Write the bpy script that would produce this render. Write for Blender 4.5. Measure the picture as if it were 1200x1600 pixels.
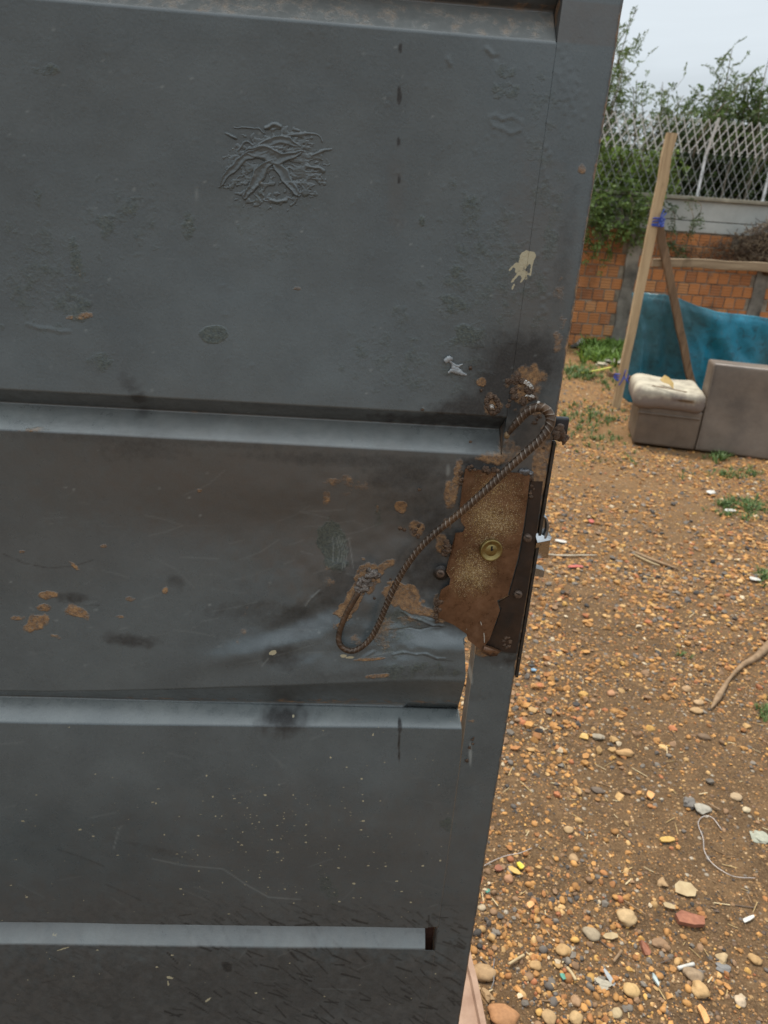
import bpy, bmesh, math, random
import numpy as np
from mathutils import Vector, Matrix
for o in list(bpy.data.objects): bpy.data.objects.remove(o)
S = bpy.context.scene
COL = S.collection
random.seed(7); RNG = np.random.default_rng(7)

# ------------------------------------------------------------------ camera
FPX = 1109.0; H = 1.5; D = 0.72
_d = np.array([-189, 2700, 1109.]); _d /= np.linalg.norm(_d)
_h = np.array([19400, 900, 1109.]); _h -= _d*(_h@_d); _h /= np.linalg.norm(_h)
_Z = -_d; _X = _h; _Y = np.cross(_Z, _X)
M3 = np.array([_X, _Y, _Z])
cam = bpy.data.cameras.new('camera'); camo = bpy.data.objects.new('camera', cam); COL.objects.link(camo)
cam.sensor_fit = 'VERTICAL'; cam.sensor_height = 24; cam.lens = 24*FPX/1600
R = Matrix([[M3[i][0], -M3[i][1], -M3[i][2]] for i in range(3)]).to_4x4()
camo.matrix_world = Matrix.Translation((0, 0, H)) @ R
cam.clip_start = 0.02; cam.clip_end = 600
cam.dof.use_dof = True; cam.dof.focus_distance = 0.80; cam.dof.aperture_fstop = 16.6/2.6
S.camera = camo
S.render.resolution_x = 768; S.render.resolution_y = 1024

# ------------------------------------------------------------------ sky and sun
SUN_EL, SUN_AZ = 68, 335      # azimuth: direction the light comes from, degrees clockwise from +Y
w = bpy.data.worlds.new('World'); S.world = w; w.use_nodes = True
nt = w.node_tree; nt.nodes.clear()
def wn(t): return nt.nodes.new(t)
out = wn('ShaderNodeOutputWorld'); bg = wn('ShaderNodeBackground'); bg.inputs[1].default_value = 0.1
sky = wn('ShaderNodeTexSky'); sky.sky_type = 'NISHITA'; sky.sun_disc = False
sky.sun_elevation = math.radians(SUN_EL); sky.sun_rotation = math.radians(SUN_AZ)
tc = wn('ShaderNodeTexCoord'); sp = wn('ShaderNodeSeparateXYZ'); nt.links.new(tc.outputs['Generated'], sp.inputs[0])
mr = wn('ShaderNodeMapRange'); mr.inputs[1].default_value = 0; mr.inputs[2].default_value = 1
mr.inputs[3].default_value = 5.2; mr.inputs[4].default_value = 17.5; nt.links.new(sp.outputs[2], mr.inputs[0])
nz = wn('ShaderNodeTexNoise'); nz.inputs['Scale'].default_value = 2.6; nz.inputs['Detail'].default_value = 5; nz.inputs['Distortion'].default_value = .6
mp = wn('ShaderNodeMapping'); mp.inputs['Scale'].default_value = (1, 1, 3.2); mp.inputs['Location'].default_value = (.3, .1, 0)
nt.links.new(tc.outputs['Generated'], mp.inputs[0]); nt.links.new(mp.outputs[0], nz.inputs[0])
m2 = wn('ShaderNodeMapRange'); m2.inputs[1].default_value = .35; m2.inputs[2].default_value = .7; m2.inputs[3].default_value = .90; m2.inputs[4].default_value = 1.16
nt.links.new(nz.outputs[0], m2.inputs[0])
mu = wn('ShaderNodeMath'); mu.operation = 'MULTIPLY'; nt.links.new(mr.outputs[0], mu.inputs[0]); nt.links.new(m2.outputs[0], mu.inputs[1])
vm = wn('ShaderNodeVectorMath'); vm.operation = 'SCALE'; vm.inputs[0].default_value = (.91, .99, 1.045); nt.links.new(mu.outputs[0], vm.inputs['Scale'])
mx = wn('ShaderNodeMix'); mx.data_type = 'RGBA'; mx.inputs[0].default_value = .92
nt.links.new(sky.outputs[0], mx.inputs[6]); nt.links.new(vm.outputs[0], mx.inputs[7])
nt.links.new(mx.outputs[2], bg.inputs[0]); nt.links.new(bg.outputs[0], out.inputs[0])
sun = bpy.data.lights.new('sun', 'SUN'); suno = bpy.data.objects.new('sun', sun); COL.objects.link(suno)
sun.energy = 3.7; sun.angle = math.radians(10); sun.color = (1, .93, .82)
a, e = math.radians(SUN_AZ), math.radians(SUN_EL)
sd = Vector((math.sin(a)*math.cos(e), math.cos(a)*math.cos(e), math.sin(e)))
suno.rotation_euler = sd.to_track_quat('Z', 'Y').to_euler(); suno.location = sd*20
S.view_settings.view_transform = 'Standard'; S.view_settings.look = 'None'
S.view_settings.exposure = 0; S.view_settings.gamma = 1; S.view_settings.use_curve_mapping = False

# ------------------------------------------------------------------ geometry helpers
def ray(u, v): return M3 @ np.array([u-600, v-800, FPX])
def G(u, v, y=D):
    r = ray(u, v); return Vector(r*(y/r[1]) + [0, 0, H])
def GND(u, v, z=0.0):
    r = ray(u, v); return Vector(r*((z-H)/r[2]) + [0, 0, H])
def proj(x, y, z):
    P = np.stack([x, y, z-H], -1) @ M3
    return 600+FPX*P[..., 0]/P[..., 2], 800+FPX*P[..., 1]/P[..., 2]
def mesh_np(name, verts, faces, mat=None, parent=None, smooth=True, attrs=None, mats=None, mat_idx=None):
    me = bpy.data.meshes.new(name); verts = np.asarray(verts, np.float32)
    n = len(faces); k = faces.shape[1] if hasattr(faces, 'shape') else None
    me.vertices.add(len(verts)); me.vertices.foreach_set('co', verts.ravel())
    f = np.asarray(faces, np.int32); me.loops.add(f.size); me.loops.foreach_set('vertex_index', f.ravel())
    me.polygons.add(n); me.polygons.foreach_set('loop_start', np.arange(0, f.size, k, dtype=np.int32))
    try: me.polygons.foreach_set('loop_total', np.full(n, k, np.int32))
    except Exception: pass
    me.polygons.foreach_set('use_smooth', np.full(n, smooth, bool))
    me.update(calc_edges=True)
    if attrs:
        for an, dat in attrs.items():
            at = me.color_attributes.new(an, 'FLOAT_COLOR', 'POINT')
            d4 = np.ones((len(verts), 4), np.float32); d4[:, :3] = dat; at.data.foreach_set('color', d4.ravel())
    if mat: me.materials.append(mat)
    return link(name, me, parent)
def link(name, me, parent=None, loc=None):
    o = bpy.data.objects.new(name, me); COL.objects.link(o)
    if parent is not None:
        o.parent = parent; o.matrix_parent_inverse = parent.matrix_world.inverted()
    if loc is not None: o.location = loc
    return o
def from_bm(name, bm, mat=None, parent=None, smooth=False):
    bmesh.ops.recalc_face_normals(bm, faces=bm.faces[:])
    me = bpy.data.meshes.new(name); bm.to_mesh(me); bm.free()
    if smooth: me.polygons.foreach_set('use_smooth', [True]*len(me.polygons))
    if mat: me.materials.append(mat)
    return link(name, me, parent)
def tag(o, label=None, cat=None, group=None, kind=None):
    if label: o['label'] = label
    if cat: o['category'] = cat
    if group: o['group'] = group
    if kind: o['kind'] = kind
    return o
def empty(name, loc, label, cat, group=None):
    o = bpy.data.objects.new(name, None); COL.objects.link(o); o.location = loc; o.empty_display_size = .1
    bpy.context.view_layer.update()
    return tag(o, label, cat, group)
def box_bm(bm, c, s, rot=None, bev=0, seg=1):
    r = bmesh.ops.create_cube(bm, size=1); vs = r['verts']
    T = Matrix.Translation(c) @ (rot.to_4x4() if rot else Matrix.Identity(4)) @ Matrix.Diagonal((s[0], s[1], s[2], 1))
    bmesh.ops.transform(bm, matrix=T, verts=vs)
    if bev:
        es = list({e for v in vs for e in v.link_edges})
        bmesh.ops.bevel(bm, geom=es, offset=bev, segments=seg, affect='EDGES', profile=.6)
def grid_faces(nr, nc):
    i = np.arange(nr-1)[:, None]*nc + np.arange(nc-1)[None]
    return np.stack([i, i+1, i+nc+1, i+nc], -1).reshape(-1, 4)
def tube(pts, rad, sides=8, closed_ends=True, rmod=None):
    pts = np.asarray(pts, float); n = len(pts)
    rad = np.broadcast_to(rad, (n,)).astype(float)
    T = np.gradient(pts, axis=0); T /= np.linalg.norm(T, axis=1)[:, None]+1e-12
    ref = np.array([0, 0, 1.]) if abs(T[0][2]) < .9 else np.array([1., 0, 0])
    N = np.zeros_like(T); v = ref-T[0]*(ref@T[0]); v /= np.linalg.norm(v); N[0] = v
    for i in range(1, n):
        v = N[i-1]-T[i]*(N[i-1]@T[i]); N[i] = v/(np.linalg.norm(v)+1e-12)
    B = np.cross(T, N); th = np.linspace(0, 2*np.pi, sides, endpoint=False)
    rr = rad[:, None]*np.ones(sides)[None]
    if rmod is not None: rr = rr+rmod(np.arange(n), th)
    V = pts[:, None]+rr[..., None]*(np.cos(th)[None, :, None]*N[:, None]+np.sin(th)[None, :, None]*B[:, None])
    V = V.reshape(-1, 3); i = np.arange(n-1)[:, None]*sides; j = np.arange(sides)[None]; k = (j+1) % sides
    F = np.stack([i+j, i+k, i+sides+k, i+sides+j], -1).reshape(-1, 4)
    return V, F
def catmull(P, n):
    P = np.asarray(P, float); P = np.vstack([2*P[0]-P[1], P, 2*P[-1]-P[-2]]); o = []
    for i in range(1, len(P)-2):
        for t in np.linspace(0, 1, n, endpoint=False):
            o.append(.5*((2*P[i])+(-P[i-1]+P[i+1])*t+(2*P[i-1]-5*P[i]+4*P[i+1]-P[i+2])*t*t+(-P[i-1]+3*P[i]-3*P[i+1]+P[i+2])*t**3))
    o.append(P[-2]); return np.array(o)
def resample(P, step):
    s = np.r_[0, np.cumsum(np.linalg.norm(np.diff(P, axis=0), axis=1))]; n = max(3, int(s[-1]/step)); t = np.linspace(0, s[-1], n)
    return np.stack([np.interp(t, s, P[:, i]) for i in range(P.shape[1])], 1), t
class Acc:
    def __init__(s): s.V = []; s.F = []; s.C = []; s.n = 0
    def add(s, V, F, c=(1, 1, 1)):
        V = np.asarray(V); s.V.append(V); s.F.append(np.asarray(F)+s.n); s.n += len(V)
        c = np.asarray(c, float); s.C.append(np.broadcast_to(c, (len(V), 3)) if c.ndim == 1 else c)
    def box(s, c, ax, ay, az, col=(1, 1, 1)):     # half axes vectors
        c = np.asarray(c, float); ax, ay, az = map(np.asarray, (ax, ay, az))
        V = np.array([c+i*ax+j*ay+k*az for k in (-1, 1) for j in (-1, 1) for i in (-1, 1)])
        s.add(V, np.array([[0, 2, 3, 1], [4, 5, 7, 6], [0, 1, 5, 4], [2, 6, 7, 3], [0, 4, 6, 2], [1, 3, 7, 5]]), col)
    def build(s, name, mat, parent=None, smooth=True):
        return mesh_np(name, np.vstack(s.V), np.vstack(s.F), mat, parent, smooth, {'col': np.vstack(s.C)})
def vnoise(x, y, seed=0):
    xi = np.floor(x).astype(np.int64); yi = np.floor(y).astype(np.int64); fx = x-xi; fy = y-yi
    fx = fx*fx*(3-2*fx); fy = fy*fy*(3-2*fy)
    def hsh(a, b):
        h = (a*374761393+b*668265263+seed*982451653) & 0xffffffff
        h = ((h ^ (h >> 13))*1274126177) & 0xffffffff
        return ((h ^ (h >> 16)) & 0xffff)/65535.
    return (hsh(xi, yi)*(1-fx)+hsh(xi+1, yi)*fx)*(1-fy)+(hsh(xi, yi+1)*(1-fx)+hsh(xi+1, yi+1)*fx)*fy
def fbm(x, y, sc, oc=4, seed=0):
    s = 0; a = .5; t = 0
    for i in range(oc): s = s+a*vnoise(x*sc, y*sc, seed+i*17); t += a; a *= .5; sc *= 2.03
    return s/t
def sstep(a, b, x): t = np.clip((x-a)/(b-a), 0, 1); return t*t*(3-2*t)

# ------------------------------------------------------------------ material helper
class NM:
    def __init__(s, name):
        s.m = bpy.data.materials.new(name); s.m.use_nodes = True; s.t = s.m.node_tree; s.t.nodes.clear()
        s.o = s.t.nodes.new('ShaderNodeOutputMaterial'); s.b = s.t.nodes.new('ShaderNodeBsdfPrincipled')
        s.t.links.new(s.b.outputs[0], s.o.inputs[0]); s._tc = None
    def n(s, t): return s.t.nodes.new(t)
    def set(s, sock, v):
        if hasattr(v, 'is_output') or isinstance(v, bpy.types.NodeSocket): s.t.links.new(v, sock)
        elif isinstance(v, (tuple, list)) and len(v) == 3 and sock.type == 'RGBA': sock.default_value = (*v, 1)
        else: sock.default_value = v
    def P(s, **k):
        for a, v in k.items(): s.set(s.b.inputs[a.replace('_', ' ')], v)
        return s
    def co(s, which='Object'):
        if s._tc is None: s._tc = s.n('ShaderNodeTexCoord')
        return s._tc.outputs[which]
    def pos(s): return s.n('ShaderNodeNewGeometry').outputs['Position']
    def map(s, vec, scale=(1, 1, 1), rot=(0, 0, 0), loc=(0, 0, 0)):
        m = s.n('ShaderNodeMapping'); s.set(m.inputs[0], vec); m.inputs['Scale'].default_value = scale
        m.inputs['Rotation'].default_value = rot; m.inputs['Location'].default_value = loc; return m.outputs[0]
    def noise(s, scale, detail=4, vec=None, rough=.55, dist=0):
        m = s.n('ShaderNodeTexNoise'); m.inputs['Scale'].default_value = scale; m.inputs['Detail'].default_value = detail
        m.inputs['Roughness'].default_value = rough; m.inputs['Distortion'].default_value = dist
        s.set(m.inputs['Vector'], vec if vec is not None else s.co()); return m.outputs[0]
    def vor(s, scale, vec=None, out='Color', feat='F1'):
        m = s.n('ShaderNodeTexVoronoi'); m.feature = feat; m.inputs['Scale'].default_value = scale
        s.set(m.inputs['Vector'], vec if vec is not None else s.co()); return m.outputs[out]
    def mr(s, v, a, b, c=0, d=1):
        m = s.n('ShaderNodeMapRange'); s.set(m.inputs[0], v)
        for i, q in enumerate((a, b, c, d)): m.inputs[i+1].default_value = q
        return m.outputs[0]
    def math(s, op, a, b=0.):
        m = s.n('ShaderNodeMath'); m.operation = op; s.set(m.inputs[0], a); s.set(m.inputs[1], b); return m.outputs[0]
    def mix(s, f, a, b, mode='MIX'):
        m = s.n('ShaderNodeMix'); m.data_type = 'RGBA'; m.blend_type = mode; s.set(m.inputs[0], f); s.set(m.inputs[6], a); s.set(m.inputs[7], b); return m.outputs[2]
    def ramp(s, f, st):
        m = s.n('ShaderNodeValToRGB'); s.set(m.inputs[0], f); r = m.color_ramp
        while len(r.elements) < len(st): r.elements.new(.5)
        for el, (p, c) in zip(r.elements, st): el.position = p; el.color = (*c, 1)
        return m.outputs[0]
    def attr(s, name, which='Color'):
        m = s.n('ShaderNodeAttribute'); m.attribute_name = name; return m.outputs[which]
    def sep(s, c):
        m = s.n('ShaderNodeSeparateColor'); s.set(m.inputs[0], c); return m.outputs
    def rnd(s): return s.n('ShaderNodeObjectInfo').outputs['Random']
    def bump(s, h, strength=.3, dist=.01, nrm=None):
        m = s.n('ShaderNodeBump'); m.inputs['Strength'].default_value = strength; m.inputs['Distance'].default_value = dist
        s.set(m.inputs['Height'], h)
        if nrm is not None: s.set(m.inputs['Normal'], nrm)
        return m.outputs[0]

# ---- gate paint: satin grey paint with rust, soot, cream splashes, groove light and shade from painted masks + procedural break-up
def gate_paint():
    m = NM('gate_paint'); p = m.pos()
    a = m.sep(m.attr('mk')); b = m.sep(m.attr('mk2'))
    n1 = m.noise(14, 6, p); nf = m.noise(420, 4, p); nm = m.noise(70, 5, p, .65)
    c = m.ramp(n1, [(.3, (.064, .080, .086)), (.7, (.090, .108, .113))])
    c = m.mix(1, c, m.ramp(m.noise(4.5, 7, p, .72), [(.3, (.80, .80, .80)), (.7, (1.14, 1.14, 1.14))]), 'MULTIPLY')
    c = m.mix(m.mr(nf, .3, .7, 0, .24), c, (.135, .145, .148)); c = m.mix(m.mr(m.noise(900, 2, p), .62, .72, 0, .4), c, (.04, .045, .047))
    brown_tint = m.math('MULTIPLY', b[1], m.mr(nm, .25, .7, .55, 1))
    c = m.mix(brown_tint, c, (.088, .074, .064))
    sc = m.noise(1, 4, m.map(p, (14, 14, 260)), .6)          # long horizontal hairlines of wear
    c = m.mix(m.mr(sc, .66, .78, 0, .35), c, (.14, .145, .14))
    gr = m.mr(m.math('ADD', b[0], m.mr(nm, .3, .7, -.28, .28)), .32, .68, 0, .9)
    c = m.mix(gr, c, m.ramp(nf, [(.35, (.030, .045, .046)), (.65, (.080, .096, .080))]))
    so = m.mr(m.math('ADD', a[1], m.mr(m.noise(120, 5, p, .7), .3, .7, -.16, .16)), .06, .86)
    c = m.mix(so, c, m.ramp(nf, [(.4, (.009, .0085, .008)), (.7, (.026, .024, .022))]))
    rs = m.mr(m.math('ADD', a[0], m.mr(nm, .3, .7, -.3, .3)), .36, .74)
    rc = m.ramp(m.noise(160, 5, p, .7), [(.3, (.095, .055, .030)), (.5, (.23, .125, .055)), (.72, (.38, .215, .09))])
    rs = m.math('MULTIPLY', rs, m.mr(m.noise(210, 4, p, .7), .32, .5, .35, 1)); c = m.mix(rs, c, rc)
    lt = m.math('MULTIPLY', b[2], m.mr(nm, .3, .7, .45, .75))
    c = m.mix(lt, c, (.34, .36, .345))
    cr = m.mr(m.math('ADD', a[2], m.mr(nf, .3, .7, -.15, .15)), .42, .6)
    c = m.mix(cr, c, (.40, .35, .23))
    r = m.math('ADD', m.mr(nm, .3, .7, .24, .33), m.math('MULTIPLY', rs, .35))
    r = m.math('ADD', r, m.math('MULTIPLY', so, .30)); r = m.math('ADD', r, m.math('MULTIPLY', brown_tint, .10))
    h = m.math('ADD', m.math('MULTIPLY', nf, .25), m.math('MULTIPLY', m.noise(60, 3, p), .35))
    nb = m.bump(h, .32, .0015)
    nb = m.bump(m.math('MULTIPLY', m.noise(260, 4, p, .7), m.math('ADD', rs, m.math('MULTIPLY', gr, .5))), .8, .0016, nb)
    m.P(Base_Color=c, Roughness=r, Normal=nb, Specular_IOR_Level=.75)
    return m.m
def simple(name, c1, c2, sc=20, rough=.6, metal=0, bump=.3, dist=.003, spec=.5, det=5, world=False):
    m = NM(name); v = m.pos() if world else None
    n = m.noise(sc, det, v, .65)
    m.P(Base_Color=m.ramp(n, [(.3, c1), (.7, c2)]), Roughness=m.mr(m.noise(sc*2.3, 4, v), .3, .7, rough-.08, rough+.1), Metallic=metal,
        Specular_IOR_Level=spec, Normal=m.bump(m.noise(sc*3, 5, v, .7), bump, dist)); return m.m
def attr_mat(name, rough=.7, sc=30, bump=.3, dist=.003, var=.35, trans=0, spec=.4):
    m = NM(name); n = m.noise(sc, 4, m.pos(), .65)
    c = m.mix(1, m.attr('col'), m.ramp(n, [(.25, (1-var,)*3), (.75, (1+var*.5,)*3)]), 'MULTIPLY')
    m.P(Base_Color=c, Roughness=rough, Normal=m.bump(n, bump, dist), Specular_IOR_Level=spec)
    if trans:
        t = m.n('ShaderNodeBsdfTranslucent'); m.set(t.inputs[0], c); x = m.n('ShaderNodeMixShader'); x.inputs[0].default_value = trans
        m.t.links.new(m.b.outputs[0], x.inputs[1]); m.t.links.new(t.outputs[0], x.inputs[2]); m.t.links.new(x.outputs[0], m.o.inputs[0])
    return m.m
PAINT = gate_paint()
def m_lockplate():
    m = NM('rusted_lock_plate'); p = m.pos(); C0 = G(768, 860)
    def blob(u, v, ru, rv):
        c = G(u, v); x = m.map(p, (1/ru, 0, 1/rv), loc=(-c.x/ru, 0, -c.z/rv)); l = m.n('ShaderNodeVectorMath'); l.operation = 'LENGTH'; m.set(l.inputs[0], x); return m.mr(l.outputs['Value'], .2, 1.25, 1, 0)
    g = m.math('MAXIMUM', blob(768, 810, .034, .042), blob(738, 893, .030, .034)); g = m.math('MAXIMUM', g, m.math('MULTIPLY', blob(775, 765, .036, .03), .7))
    n = m.noise(90, 5, p, .7)
    c = m.ramp(n, [(.25, (.085, .041, .021)), (.5, (.150, .078, .042)), (.8, (.215, .120, .068))]); c = m.mix(1, c, m.ramp(m.noise(24, 6, p, .7), [(.32, (.62, .58, .55)), (.6, (1.08, 1.05, 1.02))]), 'MULTIPLY')
    sp1 = m.vor(1900, p, 'Color'); s = m.sep(sp1)
    g = m.math('MULTIPLY', g, m.mr(m.noise(32, 5, p, .7), .32, .62, .45, 1.15)); c = m.mix(m.math('MULTIPLY', m.mr(g, .35, 1), .30), c, (.27, .195, .10))
    f = m.mr(m.math('ADD', s[0], m.math('MULTIPLY', g, .55)), .97, 1.2)
    c = m.mix(m.math('MULTIPLY', f, m.mr(g, 0, .25)), c, m.ramp(s[1], [(0, (.26, .16, .05)), (.5, (.44, .32, .13)), (1, (.66, .58, .42))]))
    c = m.mix(m.mr(m.noise(35, 4, p, .6), .6, .75, 0, .6), c, (.14, .065, .028))
    m.P(Base_Color=c, Roughness=m.mr(n, .3, .7, .22, .40), Metallic=.35, Normal=m.bump(m.math('ADD', m.noise(60, 4, p), m.math('MULTIPLY', f, .2)), .22, .0010)); return m.m
M_PLATE = m_lockplate()
M_WELD = simple('weld_metal', (.045, .030, .022), (.20, .125, .08), 260, .42, .45, .9, .002, .6, 5, True)
M_REBAR = simple('rusty_rebar', (.050, .036, .028), (.16, .112, .080), 150, .40, .45, .5, .001, .6, 5, True)
M_REBARB = simple('bare_end_rebar', (.11, .07, .035), (.27, .18, .09), 150, .5, .3, .6, .001, .6, 5, True)
def m_rebar():
    m = NM('rusty_rebar'); p = m.pos(); n = m.noise(150, 5, p, .65); a_ = m.sep(m.attr('col'))
    c = m.ramp(n, [(.3, (.040, .028, .021)), (.7, (.115, .072, .046))]); c = m.mix(m.mr(m.noise(22, 3, p), .5, .65, 0, .6), c, (.15, .085, .045))
    c = m.mix(m.math('MULTIPLY', m.mr(a_[0], .25, .9), m.mr(n, .3, .6, .5, 1)), c, (.40, .35, .30))
    m.P(Base_Color=c, Roughness=m.mr(n, .3, .7, .28, .48), Metallic=m.mr(a_[0], 0, 1, .45, .85), Normal=m.bump(n, .35, .0008)); return m.m
M_REBAR = m_rebar()
M_BRASS = simple('brass', (.19, .14, .055), (.29, .22, .085), 200, .34, .85, .2, .0005, .5, 3, True)
M_DARK = simple('blackened_steel', (.012, .011, .010), (.045, .034, .027), 120, .42, .3, .5, .001, .6, 5, True)
M_EDGE = simple('edge_steel', (.02, .022, .024), (.07, .06, .05), 160, .35, .5, .3, .001, .6, 4, True)
M_CHROME = simple('bolt_chrome', (.30, .31, .32), (.46, .47, .48), 60, .28, 1, .1, .0004, .5, 3, True)
M_BOLT = simple('worn_screw', (.07, .05, .04), (.17, .12, .09), 300, .4, .5, .5, .0006, .5, 4, True)
M_BROWN = simple('red_primer_inside', (.055, .022, .016), (.11, .05, .034), 100, .6, 0, .4, .001, .4, 4, True)
M_SILVER = simple('grey_paint_blob', (.20, .21, .22), (.34, .36, .37), 200, .3, .1, .3, .0008, .6, 3, True)

# ------------------------------------------------------------------ ground (setting)
def zg(x, y):
    x = np.asarray(x, float); y = np.asarray(y, float)
    near = np.exp(-(np.maximum(0, np.hypot(x-1, y-1.5)-4)/6)**2)
    return (fbm(x+31, y+17, 2.2, 4, 3)-.5)*.045*near+(fbm(x+3, y+7, 14, 3, 9)-.5)*.010*near+(fbm(x+50, y+80, .25, 2, 5)-.5)*.12*sstep(5, 9, y)*near
def steps(a, b, fine0, fine1, d, grow=1.09):
    L = list(np.arange(fine0, fine1, d)); s = d; x = fine0
    lo = []
    while x > a: s *= grow; x -= s; lo.append(x)
    s = d; x = L[-1]; hi = []
    while x < b: s *= grow; x += s; hi.append(x)
    return np.array(lo[::-1]+L+hi)
def m_ground():
    m = NM('earth'); p = m.pos()
    big = m.noise(1.3, 5, p, .6); mid = m.noise(9, 6, p, .65); fine = m.noise(130, 5, p, .7)
    c = m.ramp(mid, [(.25, (.055, .032, .017)), (.5, (.125, .071, .034)), (.75, (.225, .130, .062))])
    c = m.mix(m.mr(fine, .3, .7, 0, .6), c, m.ramp(m.noise(210, 3, p), [(.3, (.075, .045, .024)), (.7, (.36, .24, .13))]))
    # small gravel, coarser than it is possible to tell apart far off
    vp = m.map(p, (1, 1, .4)); vc = m.sep(m.vor(58, vp)); vd = m.vor(58, vp, 'Distance')
    peb = m.ramp(vc[0], [(0, (.34, .20, .09)), (.3, (.46, .28, .13)), (.6, (.28, .17, .10)), (.8, (.12, .10, .09)), (.93, (.50, .42, .32))])
    mask = m.math('MULTIPLY', m.mr(vd, .42, .28), m.mr(m.math('ADD', vc[1], m.mr(big, .3, .7, -.25, .25)), .42, .5))
    c = m.mix(mask, c, peb)
    c = m.mix(m.mr(big, .52, .68, 0, .5), c, (.11, .066, .033))
    gy = m.n('ShaderNodeSeparateXYZ'); m.set(gy.inputs[0], p)
    far = m.mr(gy.outputs[1], 2.5, 6, 0, .4); c = m.mix(far, c, m.ramp(m.noise(26, 5, p, .7), [(.3, (.24, .12, .045)), (.65, (.44, .25, .10))]))
    fine2 = m.noise(46, 6, p, .75); c = m.mix(m.mr(fine2, .30, .5, .55, 0), c, (.055, .032, .017))
    h = m.math('ADD', m.math('ADD', m.math('MULTIPLY', fine, .4), m.math('MULTIPLY', fine2, 1.3)), m.math('MULTIPLY', mask, m.mr(vd, .0, .42, 1, .3)))
    m.P(Base_Color=c, Roughness=.92, Specular_IOR_Level=.2, Normal=m.bump(h, 1, .010)); return m.m
xs = steps(-90, 140, -.3, 3.6, .016); ys = steps(-40, 220, .45, 5.4, .016)
X, Y = np.meshgrid(xs, ys)
tag(mesh_np('ground', np.stack([X, Y, zg(X, Y)], -1).reshape(-1, 3), grid_faces(len(ys), len(xs)), m_ground()), 'bare brown earth yard strewn with river gravel', None, None, 'structure')

# gravel: thousands of small stones, nobody could count them -> stuff
def ico(sub):
    bm = bmesh.new(); bmesh.ops.create_icosphere(bm, subdivisions=sub, radius=1)
    V = np.array([v.co[:] for v in bm.verts]); F = np.array([[v.index for v in f.verts] for f in bm.faces]); bm.free(); return V, F
PAL = np.array([[.50, .27, .095], [.42, .22, .080], [.54, .35, .16], [.38, .18, .07], [.27, .17, .10], [.14, .125, .115], [.20, .18, .16], [.60, .50, .36], [.42, .17, .08], [.075, .07, .068], [.56, .34, .11]])
PW = np.array([.20, .19, .10, .11, .15, .05, .07, .025, .03, .04, .035]); PW /= PW.sum()
def scatter(name, n, region, smin, smax, sub, sink=.25, dens=None, ang=.4, mat=None, seed=1, flat=False, pal=PAL, pw=PW):
    r = np.random.default_rng(seed); bV, bF = ico(sub) if sub else (np.array([[1, 0, 0], [-1, 0, 0], [0, 1, 0], [0, -1, 0], [0, 0, 1], [0, 0, -1.]]), np.array([[0, 2, 4], [2, 1, 4], [1, 3, 4], [3, 0, 4]]))
    P = region(r, n*2); 
    if dens is not None: P = P[r.random(len(P)) < dens(P[:, 0], P[:, 1])]
    P = P[:n]; n = len(P)
    s = smin+(smax-smin)*r.random(n)**3.8
    nv = len(bV); base = bV[None].repeat(n, 0)
    q = r.normal(size=(n, 1, 3)); q2 = r.normal(size=(n, 1, 3))
    jit = 1+.20*ang*np.sin((base*q).sum(-1)*2.1+1)+.22*ang*np.sin((base*q2).sum(-1)*1.7)
    jit += ang*.16*(r.random((n, nv))-.5)
    base = base*jit[..., None]
    sc = np.stack([np.ones(n), .62+.36*r.random(n), .38+.36*r.random(n)], -1)
    base = base*sc[:, None]*s[:, None, None]
    th = r.random(n)*2*np.pi; c, q_ = np.cos(th)[:, None], np.sin(th)[:, None]
    tl = r.normal(size=n)*.22; ct, st = np.cos(tl)[:, None], np.sin(tl)[:, None]
    x, y, z = base[..., 0], base[..., 1], base[..., 2]
    x, z = x*ct-z*st, x*st+z*ct
    V = np.stack([x*c-y*q_, x*q_+y*c, z], -1)
    V[..., 0] += P[:, 0, None]; V[..., 1] += P[:, 1, None]
    V[..., 2] += (zg(P[:, 0], P[:, 1])+s*sc[:, 2]*(.75-2.2*sink*r.random(n)))[:, None]
    ci = r.choice(len(pal), n, p=pw); col = pal[ci]*(.66+.40*r.random((n, 1))); col = col*[1.04, .98, .90]
    F = (bF[None]+(np.arange(n)*nv)[:, None, None]).reshape(-1, bF.shape[1])
    return tag(mesh_np(name, V.reshape(-1, 3), F, mat, None, not flat, {'col': np.repeat(col, nv, 0)}), None, None, None, 'stuff')
def wedge(y0, y1, xl, xr, pw=1.):
    def f(r, n):
        y = y0+(y1-y0)*r.random(n)**pw; x = (xl(y))+(xr(y)-xl(y))*r.random(n); return np.stack([x, y], -1)
    return f
M_STONE = attr_mat('river_stone', .75, 90, .35, .002, .30, spec=.3)
L1 = lambda y: .25*y-.15; R1 = lambda y: .72*y+.75
def dens_near(x, y):
    clump = fbm(x+9, y+4, 3.2, 3, 21)
    u, v = proj(x, y, 0*x)
    d = .16+.75*sstep(1330, 1470, v)*sstep(1080, 850, u)+.35*sstep(1180, 1000, v)+.8*(clump-.45)
    return np.clip(d*sstep(.30, .55, clump+.12*sstep(1380, 1460, v)), .04, 1)
g0_ = scatter('gravel', 9000, wedge(.72, 2.5, L1, R1, 1.15), .0022, .0095, 1, .36, lambda x, y: np.clip(dens_near(x, y)+.12, 0, 1), 1.1, M_STONE, 10, True)
g0_['label'] = 'small broken flakes and chips of stone in the earth by the gate'
g1 = scatter('gravel', 5200, wedge(.72, 2.3, L1, R1, 1.2), .0024, .0112, 2, .40, dens_near, .62, M_STONE, 11)
g1['label'] = 'loose tan and grey river gravel close to the gate'
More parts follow.
